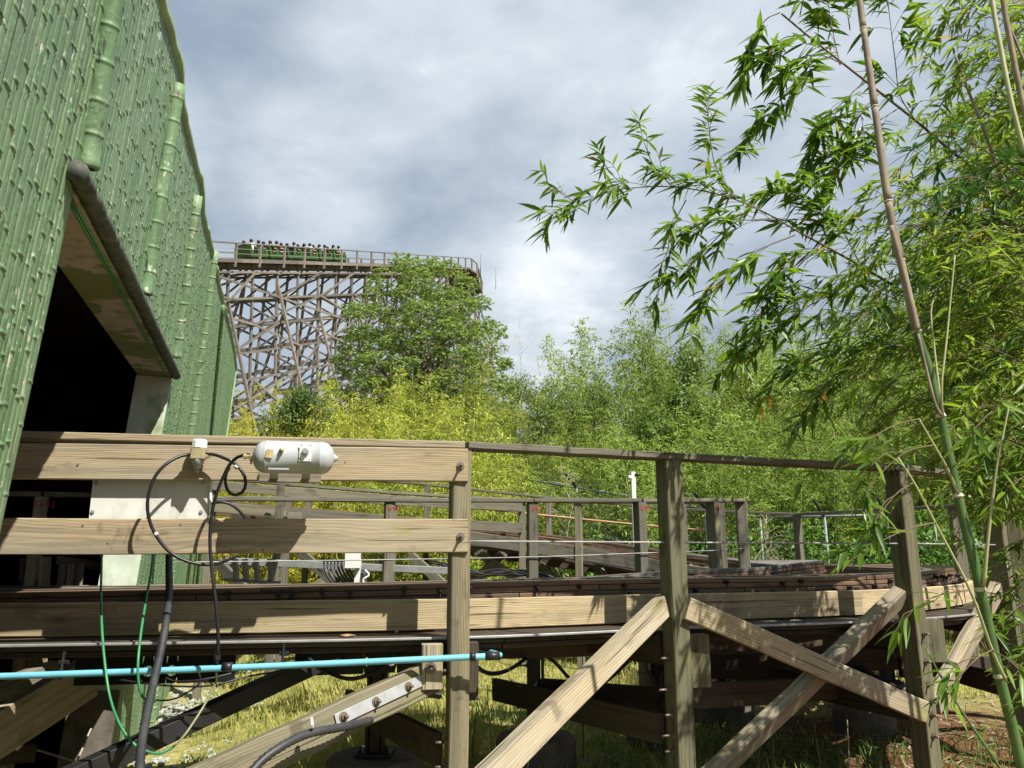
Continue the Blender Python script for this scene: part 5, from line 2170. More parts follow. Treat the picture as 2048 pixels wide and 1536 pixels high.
# vines and broad leaved shrubs
for i, (px, py, Y, s_, tn) in enumerate([(1520, 760, 22, 1.1, (1.05, .95, .8)), (1590, 740, 22, 1.2, (1.1, 1.0, .8)), (1640, 790, 21, 1.0, (1.05, .95, .8)), (1470, 820, 20, .9, (.9, .85, .8)), (1340, 800, 20.5, 1.0, (.7, .75, .8)),
                                         (1330, 720, 24, 1.1, (.75, .75, .8)), (1290, 850, 19, .8, (.65, .7, .8)), (1120, 800, 22, .8, (.8, .75, .8)), (1170, 790, 22, .7, (.75, .72, .8)), (1075, 765, 25, .7, (.75, .72, .8)),
                                         (560, 800, 22.5, .8, (.55, .6, .7)), (620, 800, 22.5, .7, (.55, .6, .7)), (1210, 960, 17, .9, (.75, .95, .8)), (1120, 1000, 16.6, .8, (.8, .95, .8)), (1420, 1000, 16, .9, (.5, .7, .65)),
                                         (1560, 980, 16, 1.0, (.5, .72, .65)), (1700, 960, 15.5, 1.1, (.55, .78, .65)), (1850, 950, 14, 1.1, (.55, .78, .65)), (1660, 1060, 15.5, .8, (.45, .65, .6)), (1780, 1060, 14.8, .8, (.45, .65, .6)),
                                         (1960, 1040, 13, .9, (.5, .7, .6)), (1320, 1050, 16.4, .8, (.6, .85, .7)), (980, 1010, 17, .7, (.95, 1.0, .7)), (1230, 1040, 16.5, .6, (.7, .9, .7))]):
    p = at(px, py, Y)
    g = gz(p.x, Y)
    o = place(SH_[i % 3], p.x, Y, s_, random.uniform(0, 6.28), tn,
              ('round leaved vine climbing high in the ' if i < 12 else 'low broad leaved shrub at the foot of the ') + zone(px) + ' bamboo',
              f'{"vine" if i < 12 else "low"} shrubs in the {zone(px)} bamboo')
    if i < 12:       # scramblers hang up in the bamboo: stretch their stems down to the ground
        hgt = p.z - g
        o.location.z = p.z - 1.5 * s_


def dead_plants():
    labs = ['leafless pale twig tree standing in front of the dip in the grove', 'bare grey twig tree behind the rail right of the tall post', 'bare grey twig bush left of the third post', 'thin leafless sapling behind the slim white camera pole']
    for i, (px, y0, Y, h) in enumerate(((1130, 1085, 16.2, 3.1), (1520, 1100, 15.0, 2.2), (1590, 1090, 15.2, 1.9), (1330, 1090, 15.8, 2.4))):
        q = at(px, y0, Y)
        t = thing('bare_sapling', labs[i], 'sapling', (q.x, Y, gz(q.x, Y)), 'leafless saplings in front of the grove')
        mb, tw = MB(), MB()
        b = Vector((q.x, Y, gz(q.x, Y) - .05))
        stem = [b + Vector((random.uniform(-.03, .03) * k, random.uniform(-.03, .03) * k, h * k / 8)) for k in range(9)]
        mb.tube(stem, [.016 * (1 - k / 9) + .003 for k in range(9)], 5)
        mb.build('stem', M['dead_twig'], t)
        for k in range(34):
            s_ = random.uniform(.25, .98)
            p = stem[0].lerp(stem[-1], s_)
            d = Vector((random.gauss(0, 1), random.gauss(0, .7), random.uniform(.1, .9))).normalized()
            L_ = random.uniform(.3, .8) * (1.2 - s_ * .8)
            e = p + d * L_
            tw.tube([p, p.lerp(e, .5) + rv(.03), e], [.006, .004, .002], 3, caps=False)
            for j in range(3):
                m_ = p.lerp(e, random.uniform(.3, .9))
                tw.tube([m_, m_ + (d + rv(.6)).normalized() * L_ * .4], [.0035, .0015], 3, caps=False)
        tw.build('twig_sprays', M['dead_twig'], t)


dead_plants()


def tall_reeds():
    """bare shoots and seed heads that stick out above the grove"""
    labs = {}
    spots = [(1040, 640, 26), (1105, 700, 26), (1120, 690, 26), (1310, 600, 26), (1335, 560, 27), (1420, 600, 27), (1440, 590, 26.5), (1400, 620, 26), (1080, 720, 25)]
    for i, (px, py, Y) in enumerate(spots):
        p = at(px, py, Y)
        g = gz(p.x, Y)
        t = thing('bamboo_shoot', 'bare young bamboo shoot standing out above the ' + zone(px) + ' part of the grove', 'bamboo shoot', (p.x, Y, g), 'bare shoots above the ' + zone(px) + ' grove')
        mb = MB()
        b = Vector((p.x + random.uniform(-.3, .3), Y, g))
        L_ = [b.lerp(p, k / 8) + Vector((random.uniform(-.03, .03), 0, 0)) for k in range(9)]
        mb.tube(L_, [.02 * (1 - k / 9) + .004 for k in range(9)], 4)
        mb.build('culm', M['culm_far'], t)
        tw = MB()
        for k in range(22):
            s_ = random.uniform(.62, .99)
            q = b.lerp(p, s_)
            d = Vector((random.gauss(0, .6), random.gauss(0, .6), 1.0)).normalized()
            tw.tube([q, q + d * random.uniform(.25, .7)], [.006, .002], 3, caps=False)
        tw.build('side_shoots', M['dead_twig'] if i % 2 else M['culm_far'], t)


tall_reeds()


# ------------------------------------------------------------------ the broad tree in front of the coaster hill
def build_tree():
    random.seed(77)
    Y = 34.0
    b = at(855, 900, Y)
    g = gz(b.x, Y)
    t = thing('broadleaf_tree', 'broad domed leafy tree standing in front of the timber coaster hill', 'tree', (b.x, Y, g))
    prof = [(516, 800, 840), (530, 785, 905), (548, 752, 940), (590, 712, 968), (625, 690, 988), (660, 690, 1000), (700, 676, 1008), (745, 664, 1035), (800, 650, 1050), (850, 660, 1045)]
    def span(y):
        for (ya, l, r_), (yb, l2, r2) in zip(prof, prof[1:]):
            if ya <= y <= yb:
                f = (y - ya) / (yb - ya)
                return l + (l2 - l) * f, r_ + (r2 - r_) * f
        return prof[-1][1:]
    # boughs fill the crown's outline in depth as well as across, with gaps between them
    lobes = []
    for _ in range(6000):
        y = random.uniform(528, 850)
        l, r_ = span(y)
        x = random.uniform(l + 14, r_ - 14)
        half = (r_ - l) / 2 / F_PX * 36
        u = (x - (l + r_) / 2) / ((r_ - l) / 2)
        dy = random.uniform(-1, 1) * half * math.sqrt(max(0, 1 - u * u)) * .85
        p = at(x, y, Y + dy)
        if all((p - q).length > .98 for q in lobes):
            lobes.append(p)
    ctr = at(850, 700, Y)
    wood_ = MB()
    base = Vector((b.x, Y, g - .2))
    fork = at(856, 735, Y)
    trunk = [base.lerp(fork, k / 6) + Vector((random.uniform(-.06, .06), random.uniform(-.06, .06), 0)) for k in range(7)]
    wood_.tube(trunk, [.24 - .012 * k for k in range(7)], 10)
    wood_.build('trunk', M['bark'], t)
    tops = [at(820, 560, Y - .4), at(900, 580, Y + .3), at(760, 620, Y + .5), at(950, 650, Y - .6), at(720, 700, Y - .3), at(985, 720, Y + .6), at(858, 600, Y), at(800, 680, Y + 1.4), at(900, 690, Y - 1.5), at(840, 640, Y - 1.2)]
    limbs = []
    for k, e in enumerate(tops):
        s_ = trunk[3 + k % 4]
        mid = s_.lerp(e, .45) + Vector((0, 0, .5)) + rv(.2)
        L_ = spline([s_, mid, e], .4)
        mb = MB()
        mb.tube(L_, [.12 * (1 - .85 * i / len(L_)) for i in range(len(L_))], 7)
        mb.build('limb', M['bark'], t)
        limbs += L_
    tw = MB()
    lv = Leaves()
    for c in lobes:
        q = min(limbs, key=lambda a: (a - c).length + (1.0 if a.z > c.z else 0))
        tw.tube([q, q.lerp(c, .55) + Vector((0, 0, .12)) + rv(.08), c], [.028, .018, .008], 4, caps=False)
        R_ = random.uniform(.40, .70)
        out = (c - ctr)
        out.z = max(out.z, 0) + .6
        out.normalize()
        for w in range(int(46 * R_ / .55)):          # whorls of drooping leaves over the sunny side of each bough
            d0 = (rv().normalized() + out * .55).normalized()
            wc = c + Vector((d0.x * R_, d0.y * R_, d0.z * R_ * .72)) * random.uniform(.55, 1.05)
            nrm = (d0 + Vector((0, 0, .5))).normalized()
            for j in range(random.randint(6, 9)):
                an = random.uniform(0, 6.28)
                d = (d0 * .45 + Vector((math.cos(an), math.sin(an), random.uniform(-.55, .25)))).normalized()
                L_ = random.uniform(.11, .19)
                lv.add(wc, d, nrm + rv(.25), L_, L_ * .38)
    tw.build('branches', M['bark'], t)
    lv.build('crown', M['leaf_tree'], t, False, .22)


build_tree()


# ------------------------------------------------------------------ grass and weeds
def build_grass():
    random.seed(3)
    n = 240000
    x = rng.uniform(-5.5, 7.0, n)
    y = 5.0 + (rng.random(n) ** 1.5) * 21
    x = x * (1 + np.maximum(0, y - 9) * .085)
    nz = np.sin(x * 1.7 + 1.3 * np.sin(y * 1.1)) * np.sin(y * 1.4 + .7 * np.sin(x * 2.3))
    nz2 = np.sin(x * 7.1 + 2 * np.sin(y * 5)) * np.sin(y * 6.3 + np.sin(x * 9))
    dirt = np.clip((x - .4) / 2.2, 0, 1) * np.clip((12 - y) / 4, 0, 1)
    keep = rng.random(n) > (dirt * .93 + .20 * (nz < -.25) + .15 * (nz2 < -.3))
    dw = (x - W0.x) * WN.x + (y - W0.y) * WN.y
    keep &= (dw > .45 + .25 * nz2)
    x, y, nz, nz2 = x[keep], y[keep], nz[keep], nz2[keep]
    z = np.array([gz(a, b) + hump(a, b) for a, b in zip(x, y)])
    m = len(x)
    h = (.02 + .05 * rng.random(m) + .018 * (nz + 1)) * (1 + .5 * (nz2 > .2))
    h *= np.where(rng.random(m) < .05, 1.9, 1.0)
    an = rng.uniform(0, 6.28, m)
    ln = rng.uniform(.1, .6, m)
    w = .0016 + .0022 * rng.random(m) + np.maximum(0, y - 8) * .0006
    cx, sx = np.cos(an), np.sin(an)
    V = np.zeros((m, 4, 3))
    V[:, 0] = np.stack([x - sx * w, y + cx * w, z - .01], 1)
    V[:, 1] = np.stack([x + sx * w, y - cx * w, z - .01], 1)
    V[:, 2] = np.stack([x + cx * h * ln * .4 + sx * w * .7, y + sx * h * ln * .4 - cx * w * .7, z + h * .6], 1)
    V[:, 3] = np.stack([x + cx * h * ln, y + sx * h * ln, z + h], 1)
    q = np.array([(0, 1, 2), (0, 2, 3)])
    Fx = (np.arange(m)[:, None, None] * 4 + q[None]).reshape(-1, 3)
    rr = np.clip(.5 + .28 * nz + .2 * nz2 + rng.normal(0, .22, m), 0, 1)
    me = np_mesh('grass', V.reshape(-1, 3), Fx, M['grass_blade'], np.repeat(rr, 4))
    tag(new_obj('grass', me), 'short straw coloured grass between the track arms', 'grass', None, 'stuff')
    # taller green weeds by the footings and stalks with seed heads
    lv = Leaves()
    for i in range(3600):
        cx_, cy_, s_ = random.choice(((-.35, 6.0, .5), (.75, 6.7, .5), (1.6, 7.1, .5), (-.2, 8.2, .8), (2.5, 6.4, .8), (.4, 5.6, .5), (3.2, 6.6, .7), (-2.7, 10.5, .8), (1.8, 6.0, .6), (4.3, 7.0, .6)))
        x_, y_ = cx_ + random.gauss(0, s_), cy_ + random.gauss(0, s_ * .6)
        if y_ < 5.2:
            continue
        L_ = random.uniform(.10, .30)
        lv.add((x_, y_, gz(x_, y_) - .01), (random.gauss(0, .4), random.gauss(0, .4), 1), rv(), L_, .007, )
    tag(lv.build('weeds', M['weed_blade'], None, True, .35), 'taller green weeds round the footings', 'weeds', None, 'stuff')
    # dry leaf litter and bits of cane on the red soil
    lv = Leaves()
    for i in range(2200):
        x_, y_ = random.uniform(.4, 6.2), random.uniform(5.0, 9.5)
        if random.random() > .25 + .3 * x_:
            continue
        a = random.uniform(0, 6.28)
        lv.add((x_, y_, gz(x_, y_) + .015 + hump(x_, y_)), (math.cos(a), math.sin(a), random.uniform(-.05, .2)), (0, 0, 1), random.uniform(.06, .16), random.uniform(.008, .02))
    tag(lv.build('leaf_litter', M['dead_twig'], None, True, .02), 'dry bamboo leaf litter on the red soil', 'leaf litter', None, 'stuff')


build_grass()


def stalks():
    random.seed(9)
    for i, (px, py0, py1, Y) in enumerate(((1165, 1445, 1300, 6.4), (1238, 1480, 1350, 6.2), (1048, 1520, 1462, 5.9), (1062, 1536, 1500, 5.6), (1545, 1540, 1452, 5.6), (1695, 1545, 1455, 5.7), (1630, 1536, 1462, 5.8), (1168, 1500, 1362, 6.0), (955, 1470, 1400, 6.6), (975, 1470, 1390, 6.7))):
        q = at(px, py1, Y)
        g = gz(q.x, Y)
        mb = MB()
        b = Vector((q.x + random.uniform(-.05, .05), Y, g - .02))
        mb.tube([b, b.lerp(q, .5) + rv(.01), q], [.005, .004, .003], 5)
        mb.tube([q, q + Vector((.003, 0, .05))], [.006, .002], 5)
        tag(mb.build('grass_stalk', M['sheath_pale'] if i % 2 else M['culm_green']), 'single thin grass stalk standing in the ' + ('shade right of the tall post' if px > 1340 else 'grass between the first post and the tall post'), 'stalk',
            'thin stalks ' + ('right of the tall post' if px > 1340 else 'left of the tall post'))


stalks()


# ------------------------------------------------------------------ the near bamboo on the right
def twig_leaves(lv, pts, n, Lr=(.09, .15), side=1.05, droop=.3, start=.30, wr=(.145, .195), rr=None):
    """leaves alternate along a twig and crowd at its tip"""
    P = [Vector(p) for p in pts]
    tot = len(P) - 1
    for j in range(n):
        f = start + (1 - start) * (j + random.random()) / n
        i = min(int(f * tot), tot - 1)
        p = P[i].lerp(P[i + 1], f * tot - i)
        d = (P[i + 1] - P[i]).normalized()
        sd = d.cross(Vector((0, 0, 1)))
        sd = sd.normalized() if sd.length > .1 else Vector((1, 0, 0))
        sg = 1 if j % 2 else -1
        d = Vector((d.x, d.y, d.z * .55))
        ld = d * random.uniform(.3, 1.0) + sd * sg * random.uniform(.2, side) + Vector((0, 0, random.uniform(-.5, .32))) + rv(.2)
        L_ = random.uniform(*Lr) * .88
        lv.add(p, ld, Vector((0, 0, 1)) + rv(.35), L_, L_ * random.uniform(*wr), rr)


def spray(lv, tw, axis, sub=8, sublen=(.18, .4), nleaf=7, r_=.005, Lr=(.09, .15), updown=(-.5, .7), tip=6):
    """a branch with twigs that carry leaves"""
    A = spline(axis, .04)
    n = len(A)
    tw.tube(A, [r_ * (1 - .75 * i / n) + .0009 for i in range(n)], 5, caps=False)
    twig_leaves(lv, A[int(n * .55):], tip + 3, Lr)
    for k in range(sub):
        f = .12 + .85 * (k + random.random() * .7) / sub
        i = min(n - 2, int(f * n))
        d = (A[min(n - 1, i + 1)] - A[i]).normalized()
        sd = d.cross(Vector((0, 0, 1))).normalized()
        L_ = random.uniform(*sublen) * (1.1 - .45 * f)
        e = A[i] + (d * .8 + sd * random.uniform(-.7, .7) + Vector((0, 0, random.uniform(*updown)))).normalized() * L_
        m_ = A[i].lerp(e, .5) + Vector((0, 0, .02))
        e = e - Vector((0, 0, L_ * .06))
        B = spline([A[i], m_, e], .035)
        tw.tube(B, [.0019] * len(B), 4, caps=False)
        twig_leaves(lv, B, nleaf + random.randint(-1, 3), Lr, start=.45)


def culm(mb_c, mb_s, mb_n, path, r0, r1, nodes, sheath_above, step=.04):
    """green culm with swollen rings; above sheath_above (fraction) it is wrapped in tan sheaths"""
    P = spline(path, step)
    n = len(P)
    rad = lambda f: r0 + (r1 - r0) * f
    k = int(n * sheath_above)
    mb_c.tube(P[:k + 2], [rad(i / n) for i in range(min(k + 2, n))], 14)
    # sheaths: each clasps the culm above its node and is a touch wider at the foot
    fr = sorted(nodes) + [1.0]
    for a, b in zip(fr, fr[1:]):
        ia, ib = int(a * (n - 1)), int(b * (n - 1))
        if a >= sheath_above - 1e-3 and ib - ia > 2:
            mb_s.tube(P[ia:ib + 1], [rad(i / n) * (1.16 - .13 * (i - ia) / (ib - ia)) for i in range(ia, ib + 1)], 12)
    rings = []
    for a in nodes:
        if mb_n is None:
            rings.append(MB())
        ring = mb_n if mb_n is not None else rings[-1]
        i = min(n - 2, int(a * (n - 1)))
        d = (P[i + 1] - P[i]).normalized()
        q = P[i]
        r_ = rad(a)
        ring.lathe(q - d * .006, d, [(0, r_ * 1.02), (.003, r_ * 1.22), (.007, r_ * 1.22), (.010, r_ * 1.05), (.013, r_ * 1.12), (.016, r_ * 1.02)], 14)
    return rings


def ends_at_ground(path):
    """carry the lower end of a culm down to the soil"""
    a, b = Vector(path[0]), Vector(path[1])
    d = (a - b).normalized()
    d = Vector((d.x * .45, d.y * .45, d.z)).normalized()
    g = gz(a.x, a.y)
    if a.z > g:
        k = (a.z - g + .05) / max(.1, -d.z)
        path = [tuple(a + d * k), tuple(a + d * k * .5)] + list(path)
    return path


def build_near_bamboo():
    random.seed(21)
    GB = 'near bamboo canes at the right'
    # main cane
    t = thing('bamboo_cane', 'tallest near bamboo cane, tan sheathed above and green below, leaning to the left', 'bamboo', (2.6, 3.0, 0), GB)
    Y = 3.05
    path = [at(px, py, Y + dy) for px, py, dy in ((2046, 1545, .03), (1996, 1340, .02), (1960, 1175, .01), (1916, 992, 0), (1881, 830, 0), (1856, 730, 0), (1833, 662, .0), (1802, 524, .02), (1776, 400, .04), (1746, 190, .08), (1719, 0, .14), (1700, -160, .2), (1660, -420, .34), (1600, -700, .5))]
    path = ends_at_ground(path)
    c_, s_, n_ = MB(), MB(), MB()
    P = spline(path, .04)
    def fr(px, py):
        q = at(px, py, Y)
        return min(range(len(P)), key=lambda i: (P[i] - q).length) / (len(P) - 1)
    nd = [fr(2010, 1362), fr(1962, 1180), fr(1914, 985), fr(1880, 828), fr(1833, 662), fr(1801, 522), fr(1776, 400), fr(1746, 190), fr(1722, 20), fr(1700, -160), fr(1668, -380)]
    rings = culm(c_, s_, None, path, .0205, .0085, nd, fr(1833, 664))
    co = c_.build('culm', M['culm_green'], t)
    s_.build('sheath', M['sheath'], t)
    for rb in rings:
        rb.build('node_ring', M['node_ring'], t)
    st = MB()
    st.tube(spline([at(1836, 668, Y - .03), at(1868, 800, Y - .03), at(1884, 832, Y - .035)], .03), [.006] * 40 if False else .006, 6)
    st.tube(spline([at(1782, 452, Y - .03), at(1806, 540, Y - .035), at(1835, 660, Y - .04)], .03), .011, 8)
    st.build('loose_sheath', M['sheath'], t)
    # side shoots
    sh = MB()
    for pts, r_ in (([(1968, 1172, 3.02), (1976, 1080, 3.0), (1990, 960, 2.98), (2004, 880, 2.97), (2020, 800, 2.95)], .0072),
                    ([(2012, 1362, 3.03), (1984, 1300, 2.98), (1940, 1180, 2.93), (1870, 1045, 2.9), (1828, 965, 2.88), (1794, 912, 2.88)], .0062),
                    ([(1916, 988, 3.02), (1896, 940, 2.98), (1868, 890, 2.96), (1838, 838, 2.95)], .0055),
                    ([(1886, 832, 3.03), (1876, 760, 3.04), (1868, 690, 3.05), (1862, 620, 3.06), (1872, 590, 3.06)], .0055),
                    ([(1884, 828, 3.03), (1884, 760, 3.0), (1892, 690, 3.0), (1905, 560, 3.0), (1910, 510, 3.0)], .005)):
        L_ = spline([at(*p) for p in pts], .04)
        sh.tube(L_, [r_ * (1 - .5 * i / len(L_)) for i in range(len(L_))], 7)
    sh.build('side_shoot', M['sheath_pale'], t)
    lv, tw = Leaves(), MB()
    def px_spray(pts, sub, sl, nl, Lr=(.09, .15), ud=(-.6, .6), tip=6, r_=.004):
        spray(lv, tw, [at(*p) for p in pts], sub, sl, nl, r_, Lr, ud, tip)
    # leaves of the main cane, small sprays beside it
    for pts in ([(1838, 838, 2.95), (1790, 850, 2.9), (1735, 880, 2.85)], [(1868, 890, 2.95), (1810, 905, 2.9), (1750, 960, 2.88), (1720, 1010, 2.86)],
                [(1828, 965, 2.9), (1790, 990, 2.86), (1745, 1050, 2.84)], [(1870, 1045, 2.9), (1810, 1060, 2.85), (1740, 1095, 2.8), (1690, 1130, 2.8)],
                [(1940, 1180, 2.93), (1880, 1190, 2.88), (1830, 1215, 2.86), (1800, 1260, 2.86)], [(2020, 800, 2.95), (1975, 830, 2.9), (1930, 880, 2.88)],
                [(2004, 880, 2.97), (2050, 900, 2.9), (2090, 950, 2.9)], [(1984, 1300, 2.98), (2030, 1330, 2.9), (2075, 1390, 2.9)], [(1984, 1300, 2.98), (1950, 1320, 2.9), (1905, 1370, 2.9)]):
        px_spray(pts, 2, (.10, .2), 4, (.10, .17), (-.5, .3), 2, .0022)
    tw.build('twig_sprays', M['twig'], t)  # stems and twigs only, merged into one mesh
    lv.build('leaves', M['leaf_near'], t, True, .18)

    # thin young cane in front
    t = thing('bamboo_cane', 'thin young cane with a feathery tip crossing the lower right corner', 'bamboo', tuple(at(2000, 1560, 3.4)), GB)
    mb = MB()
    L_ = spline([at(2030, 1600, 3.4), at(2000, 1536, 3.4), at(1935, 1440, 3.42), at(1880, 1350, 3.45), at(1850, 1292, 3.46)], .04)
    g_ = gz(L_[0].x, L_[0].y)
    L_ = [Vector((L_[0].x + .12, L_[0].y, g_ - .05))] + L_
    mb.tube(L_, [.007 - .004 * i / len(L_) for i in range(len(L_))], 7)
    mb.build('culm', M['culm_green'], t)
    lv2 = Leaves()
    twig_leaves(lv2, L_[-8:], 12, (.04, .08), .3, .1, .2, (.08, .12))
    lv2.build('leaves', M['leaf_near'], t, True, .1)

    # the cane whose long branches reach out to the left; its foot is past the right edge
    t = thing('bamboo_cane', 'spreading bamboo whose long leafy branches reach far left across the sky', 'bamboo', (3.4, 3.9, 0), GB)
    c_, s_, n_ = MB(), MB(), MB()
    DS = 1.42
    path = [at(px, py, y * DS) for px, py, y in ((2330, 1300, 4.0), (2260, 1000, 3.95), (2190, 760, 3.9), (2130, 520, 3.85), (2060, 250, 3.8), (2012, 0, 3.8), (1970, -260, 3.8))]
    path = ends_at_ground(path)
    culm(c_, s_, c_, path, .032, .013, [.2, .3, .4, .5, .6, .68, .76, .84, .92], .62)
    c_.build('culm', M['culm_green'], t)
    s_.build('sheath', M['sheath'], t)
    lv, tw, br = Leaves(), MB(), MB()
    def branch(pts, r_):
        L_ = spline([at(p[0], p[1], p[2] * DS) for p in pts], .05)
        r_ *= DS
        br.tube(L_, [r_ * (1 - .55 * i / len(L_)) for i in range(len(L_))], 7)
    branch([(2150, 860, 3.9), (2048, 780, 3.8), (1960, 702, 3.7), (1880, 640, 3.6), (1800, 580, 3.5), (1700, 520, 3.4), (1600, 465, 3.3)], .011)
    branch([(2080, 460, 3.85), (1990, 375, 3.75), (1900, 300, 3.65), (1830, 240, 3.55), (1760, 185, 3.5), (1690, 130, 3.45), (1620, 75, 3.4), (1560, 25, 3.35)], .0095)
    branch([(1960, 702, 3.7), (1955, 660, 3.68), (1965, 600, 3.66), (1985, 520, 3.64)], .006)
    br.build('branch', M['twig'], t)
    def S(pts, sub, sl, nl, Lr=(.09, .15), ud=(-.6, .6), tip=6, r_=.004):
        spray(lv, tw, [at(p[0], p[1], p[2] * DS) for p in pts], int(sub * 1.35) + 1, (sl[0] * DS, sl[1] * DS), nl + 1, r_ * DS, (Lr[0] * DS, Lr[1] * DS), ud, tip)
    # the long spray towards the left
    S([(1600, 465, 3.3), (1530, 425, 3.25), (1450, 392, 3.2), (1350, 374, 3.15), (1262, 376, 3.1), (1205, 388, 3.08), (1140, 418, 3.05), (1085, 448, 3.03)], 17, (.14, .26), 7, (.085, .14), (-.35, .45), 8, .0035)
    S([(1345, 374, 3.15), (1310, 335, 3.13), (1290, 290, 3.12), (1278, 245, 3.12)], 4, (.08, .14), 4, (.07, .12), (-.1, .7), 4, .002)
    S([(1255, 376, 3.1), (1225, 350, 3.1), (1200, 318, 3.1)], 3, (.06, .12), 4, (.07, .11), (-.1, .6), 3, .0018)
    S([(1160, 410, 3.06), (1120, 385, 3.05), (1092, 362, 3.05)], 2, (.06, .1), 3, (.07, .11), (-.1, .5), 3, .0016)
    S([(1470, 398, 3.2), (1432, 335, 3.2), (1420, 270, 3.2), (1410, 185, 3.2)], 7, (.10, .18), 5, (.08, .12), (-.2, .6), 5, .0026)
    S([(1372, 400, 3.15), (1352, 440, 3.13), (1335, 500, 3.12), (1325, 570, 3.1)], 5, (.08, .16), 5, (.085, .14), (-.7, .1), 5, .0022)
    S([(1490, 430, 3.2), (1440, 470, 3.16), (1400, 510, 3.14), (1350, 545, 3.12), (1310, 560, 3.1)], 6, (.10, .2), 6, (.085, .14), (-.6, .2), 6, .0025)
    S([(1590, 470, 3.3), (1520, 500, 3.25), (1460, 550, 3.2), (1410, 600, 3.18), (1385, 640, 3.16)], 8, (.12, .24), 6, (.09, .15), (-.6, .2), 6, .003)
    S([(1640, 490, 3.3), (1590, 540, 3.25), (1540, 600, 3.2), (1500, 665, 3.18), (1470, 720, 3.16)], 9, (.14, .26), 7, (.09, .15), (-.6, .3), 6, .003)
    S([(1560, 440, 3.28), (1500, 440, 3.2), (1440, 440, 3.15), (1380, 450, 3.1)], 7, (.12, .22), 7, (.09, .14), (-.5, .4), 5, .003)
    # hanging clusters from the upper branch
    for pts, sub in (([(1560, 25, 3.35), (1530, 40, 3.32), (1505, 80, 3.3), (1490, 130, 3.3)], 6), ([(1610, 70, 3.4), (1570, 75, 3.36), (1540, 100, 3.34)], 5), ([(1690, 130, 3.45), (1640, 110, 3.4), (1590, 120, 3.36), (1550, 160, 3.34)], 6),
                     ([(1672, 110, 3.45), (1625, 125, 3.4), (1590, 165, 3.36), (1545, 205, 3.33), (1510, 250, 3.3), (1480, 300, 3.3)], 10), ([(1730, 160, 3.5), (1690, 200, 3.44), (1650, 240, 3.4), (1625, 300, 3.38)], 9),
                     ([(1760, 185, 3.5), (1720, 230, 3.46), (1700, 290, 3.44), (1670, 340, 3.42)], 9), ([(1800, 215, 3.55), (1760, 240, 3.5), (1720, 270, 3.46), (1650, 310, 3.42), (1600, 370, 3.4)], 11),
                     ([(1700, 60, 3.5), (1690, 0, 3.5), (1670, -60, 3.5)], 5), ([(1830, 240, 3.55), (1800, 190, 3.5), (1790, 120, 3.48), (1780, 40, 3.46), (1770, -60, 3.45)], 9),
                     ([(1600, 30, 3.4), (1610, -20, 3.4), (1620, -80, 3.4)], 4), ([(1680, 130, 3.45), (1665, 60, 3.45), (1655, 0, 3.45)], 4)):
        S(pts, sub, (.10, .24), 6, (.10, .165), (-.8, .1), 5, .0028)
    # sprays off the lower branch, drooping over the grove
    for pts, sub in (([(1700, 520, 3.4), (1660, 500, 3.36), (1600, 510, 3.3), (1560, 540, 3.28), (1530, 590, 3.26)], 9), ([(1760, 560, 3.45), (1700, 580, 3.38), (1640, 600, 3.34), (1560, 650, 3.3), (1500, 700, 3.28)], 11),
                     ([(1800, 580, 3.5), (1740, 620, 3.42), (1680, 680, 3.38), (1600, 720, 3.32), (1540, 770, 3.3)], 11), ([(1860, 630, 3.55), (1790, 660, 3.45), (1730, 700, 3.4), (1660, 760, 3.36), (1610, 830, 3.34)], 11),
                     ([(1660, 500, 3.4), (1640, 440, 3.4), (1610, 400, 3.38), (1560, 370, 3.36)], 8), ([(1720, 530, 3.42), (1690, 470, 3.42), (1650, 430, 3.4)], 8)):
        S(pts, sub, (.12, .26), 6, (.10, .165), (-.6, .25), 5, .003)
    tw.build('twig_sprays', M['twig'], t)
    lv.build('leaves', M['leaf_near'], t, True, .16)

    # denser canes further right and a little deeper
    specs = [('bamboo behind the tall tan cane, its foliage filling the middle of the right side', (2180, 4.6), (1700, 2000, 330, 820), 58, 'leaf_as_lit', 41),
             ('bamboo at the right edge, bright foliage in the middle height', (2300, 4.2), (1860, 2120, 420, 1000), 66, 'leaf_as_lit', 42),
             ('bamboo at the upper right corner, foliage against the sky', (2250, 5.0), (1900, 2150, -60, 430), 62, 'leaf_as_lit', 43),
             ('bamboo at the right edge with drooping leaves coloured dark as if shaded', (2350, 4.4), (1780, 2120, 250, 760), 24, 'leaf_as_shaded', 44),
             ('bamboo low at the right edge beside the railing', (2330, 3.9), (1960, 2150, 780, 1330), 26, 'leaf_near', 45),
             ('bamboo further back on the right, foliage showing through the nearer leaves', (2150, 6.6), (1640, 2120, 480, 930), 80, 'leaf_as_lit', 46),
             ('bamboo further back at the far right, high foliage', (2300, 7.0), (1790, 2130, 200, 620), 80, 'leaf_as_lit', 47)]
    for lab, (fx, fy), (xa, xb, ya, yb), nsp, mat, sd in specs:
        random.seed(sd)
        foot = at(fx, 1106, fy)
        foot.z = gz(foot.x, fy)
        t = thing('bamboo_cane', lab, 'bamboo', tuple(foot), GB)
        c_, s_, n_ = MB(), MB(), MB()
        topp = at((xa + xb) / 2 + 60, ya - 220, fy)
        path = [foot - Vector((0, 0, .05)), foot.lerp(topp, .35) + Vector((.12, 0, .25)), foot.lerp(topp, .7) + Vector((.12, 0, .25)), topp]
        culm(c_, s_, c_, path, .022, .007, [.12, .22, .32, .42, .52, .62, .72, .82, .9], .6)
        c_.build('culm', M['culm_green'], t)
        s_.build('sheath', M['sheath'], t)
        lv, tw = Leaves(), MB()
        Pc = spline(path, .1)
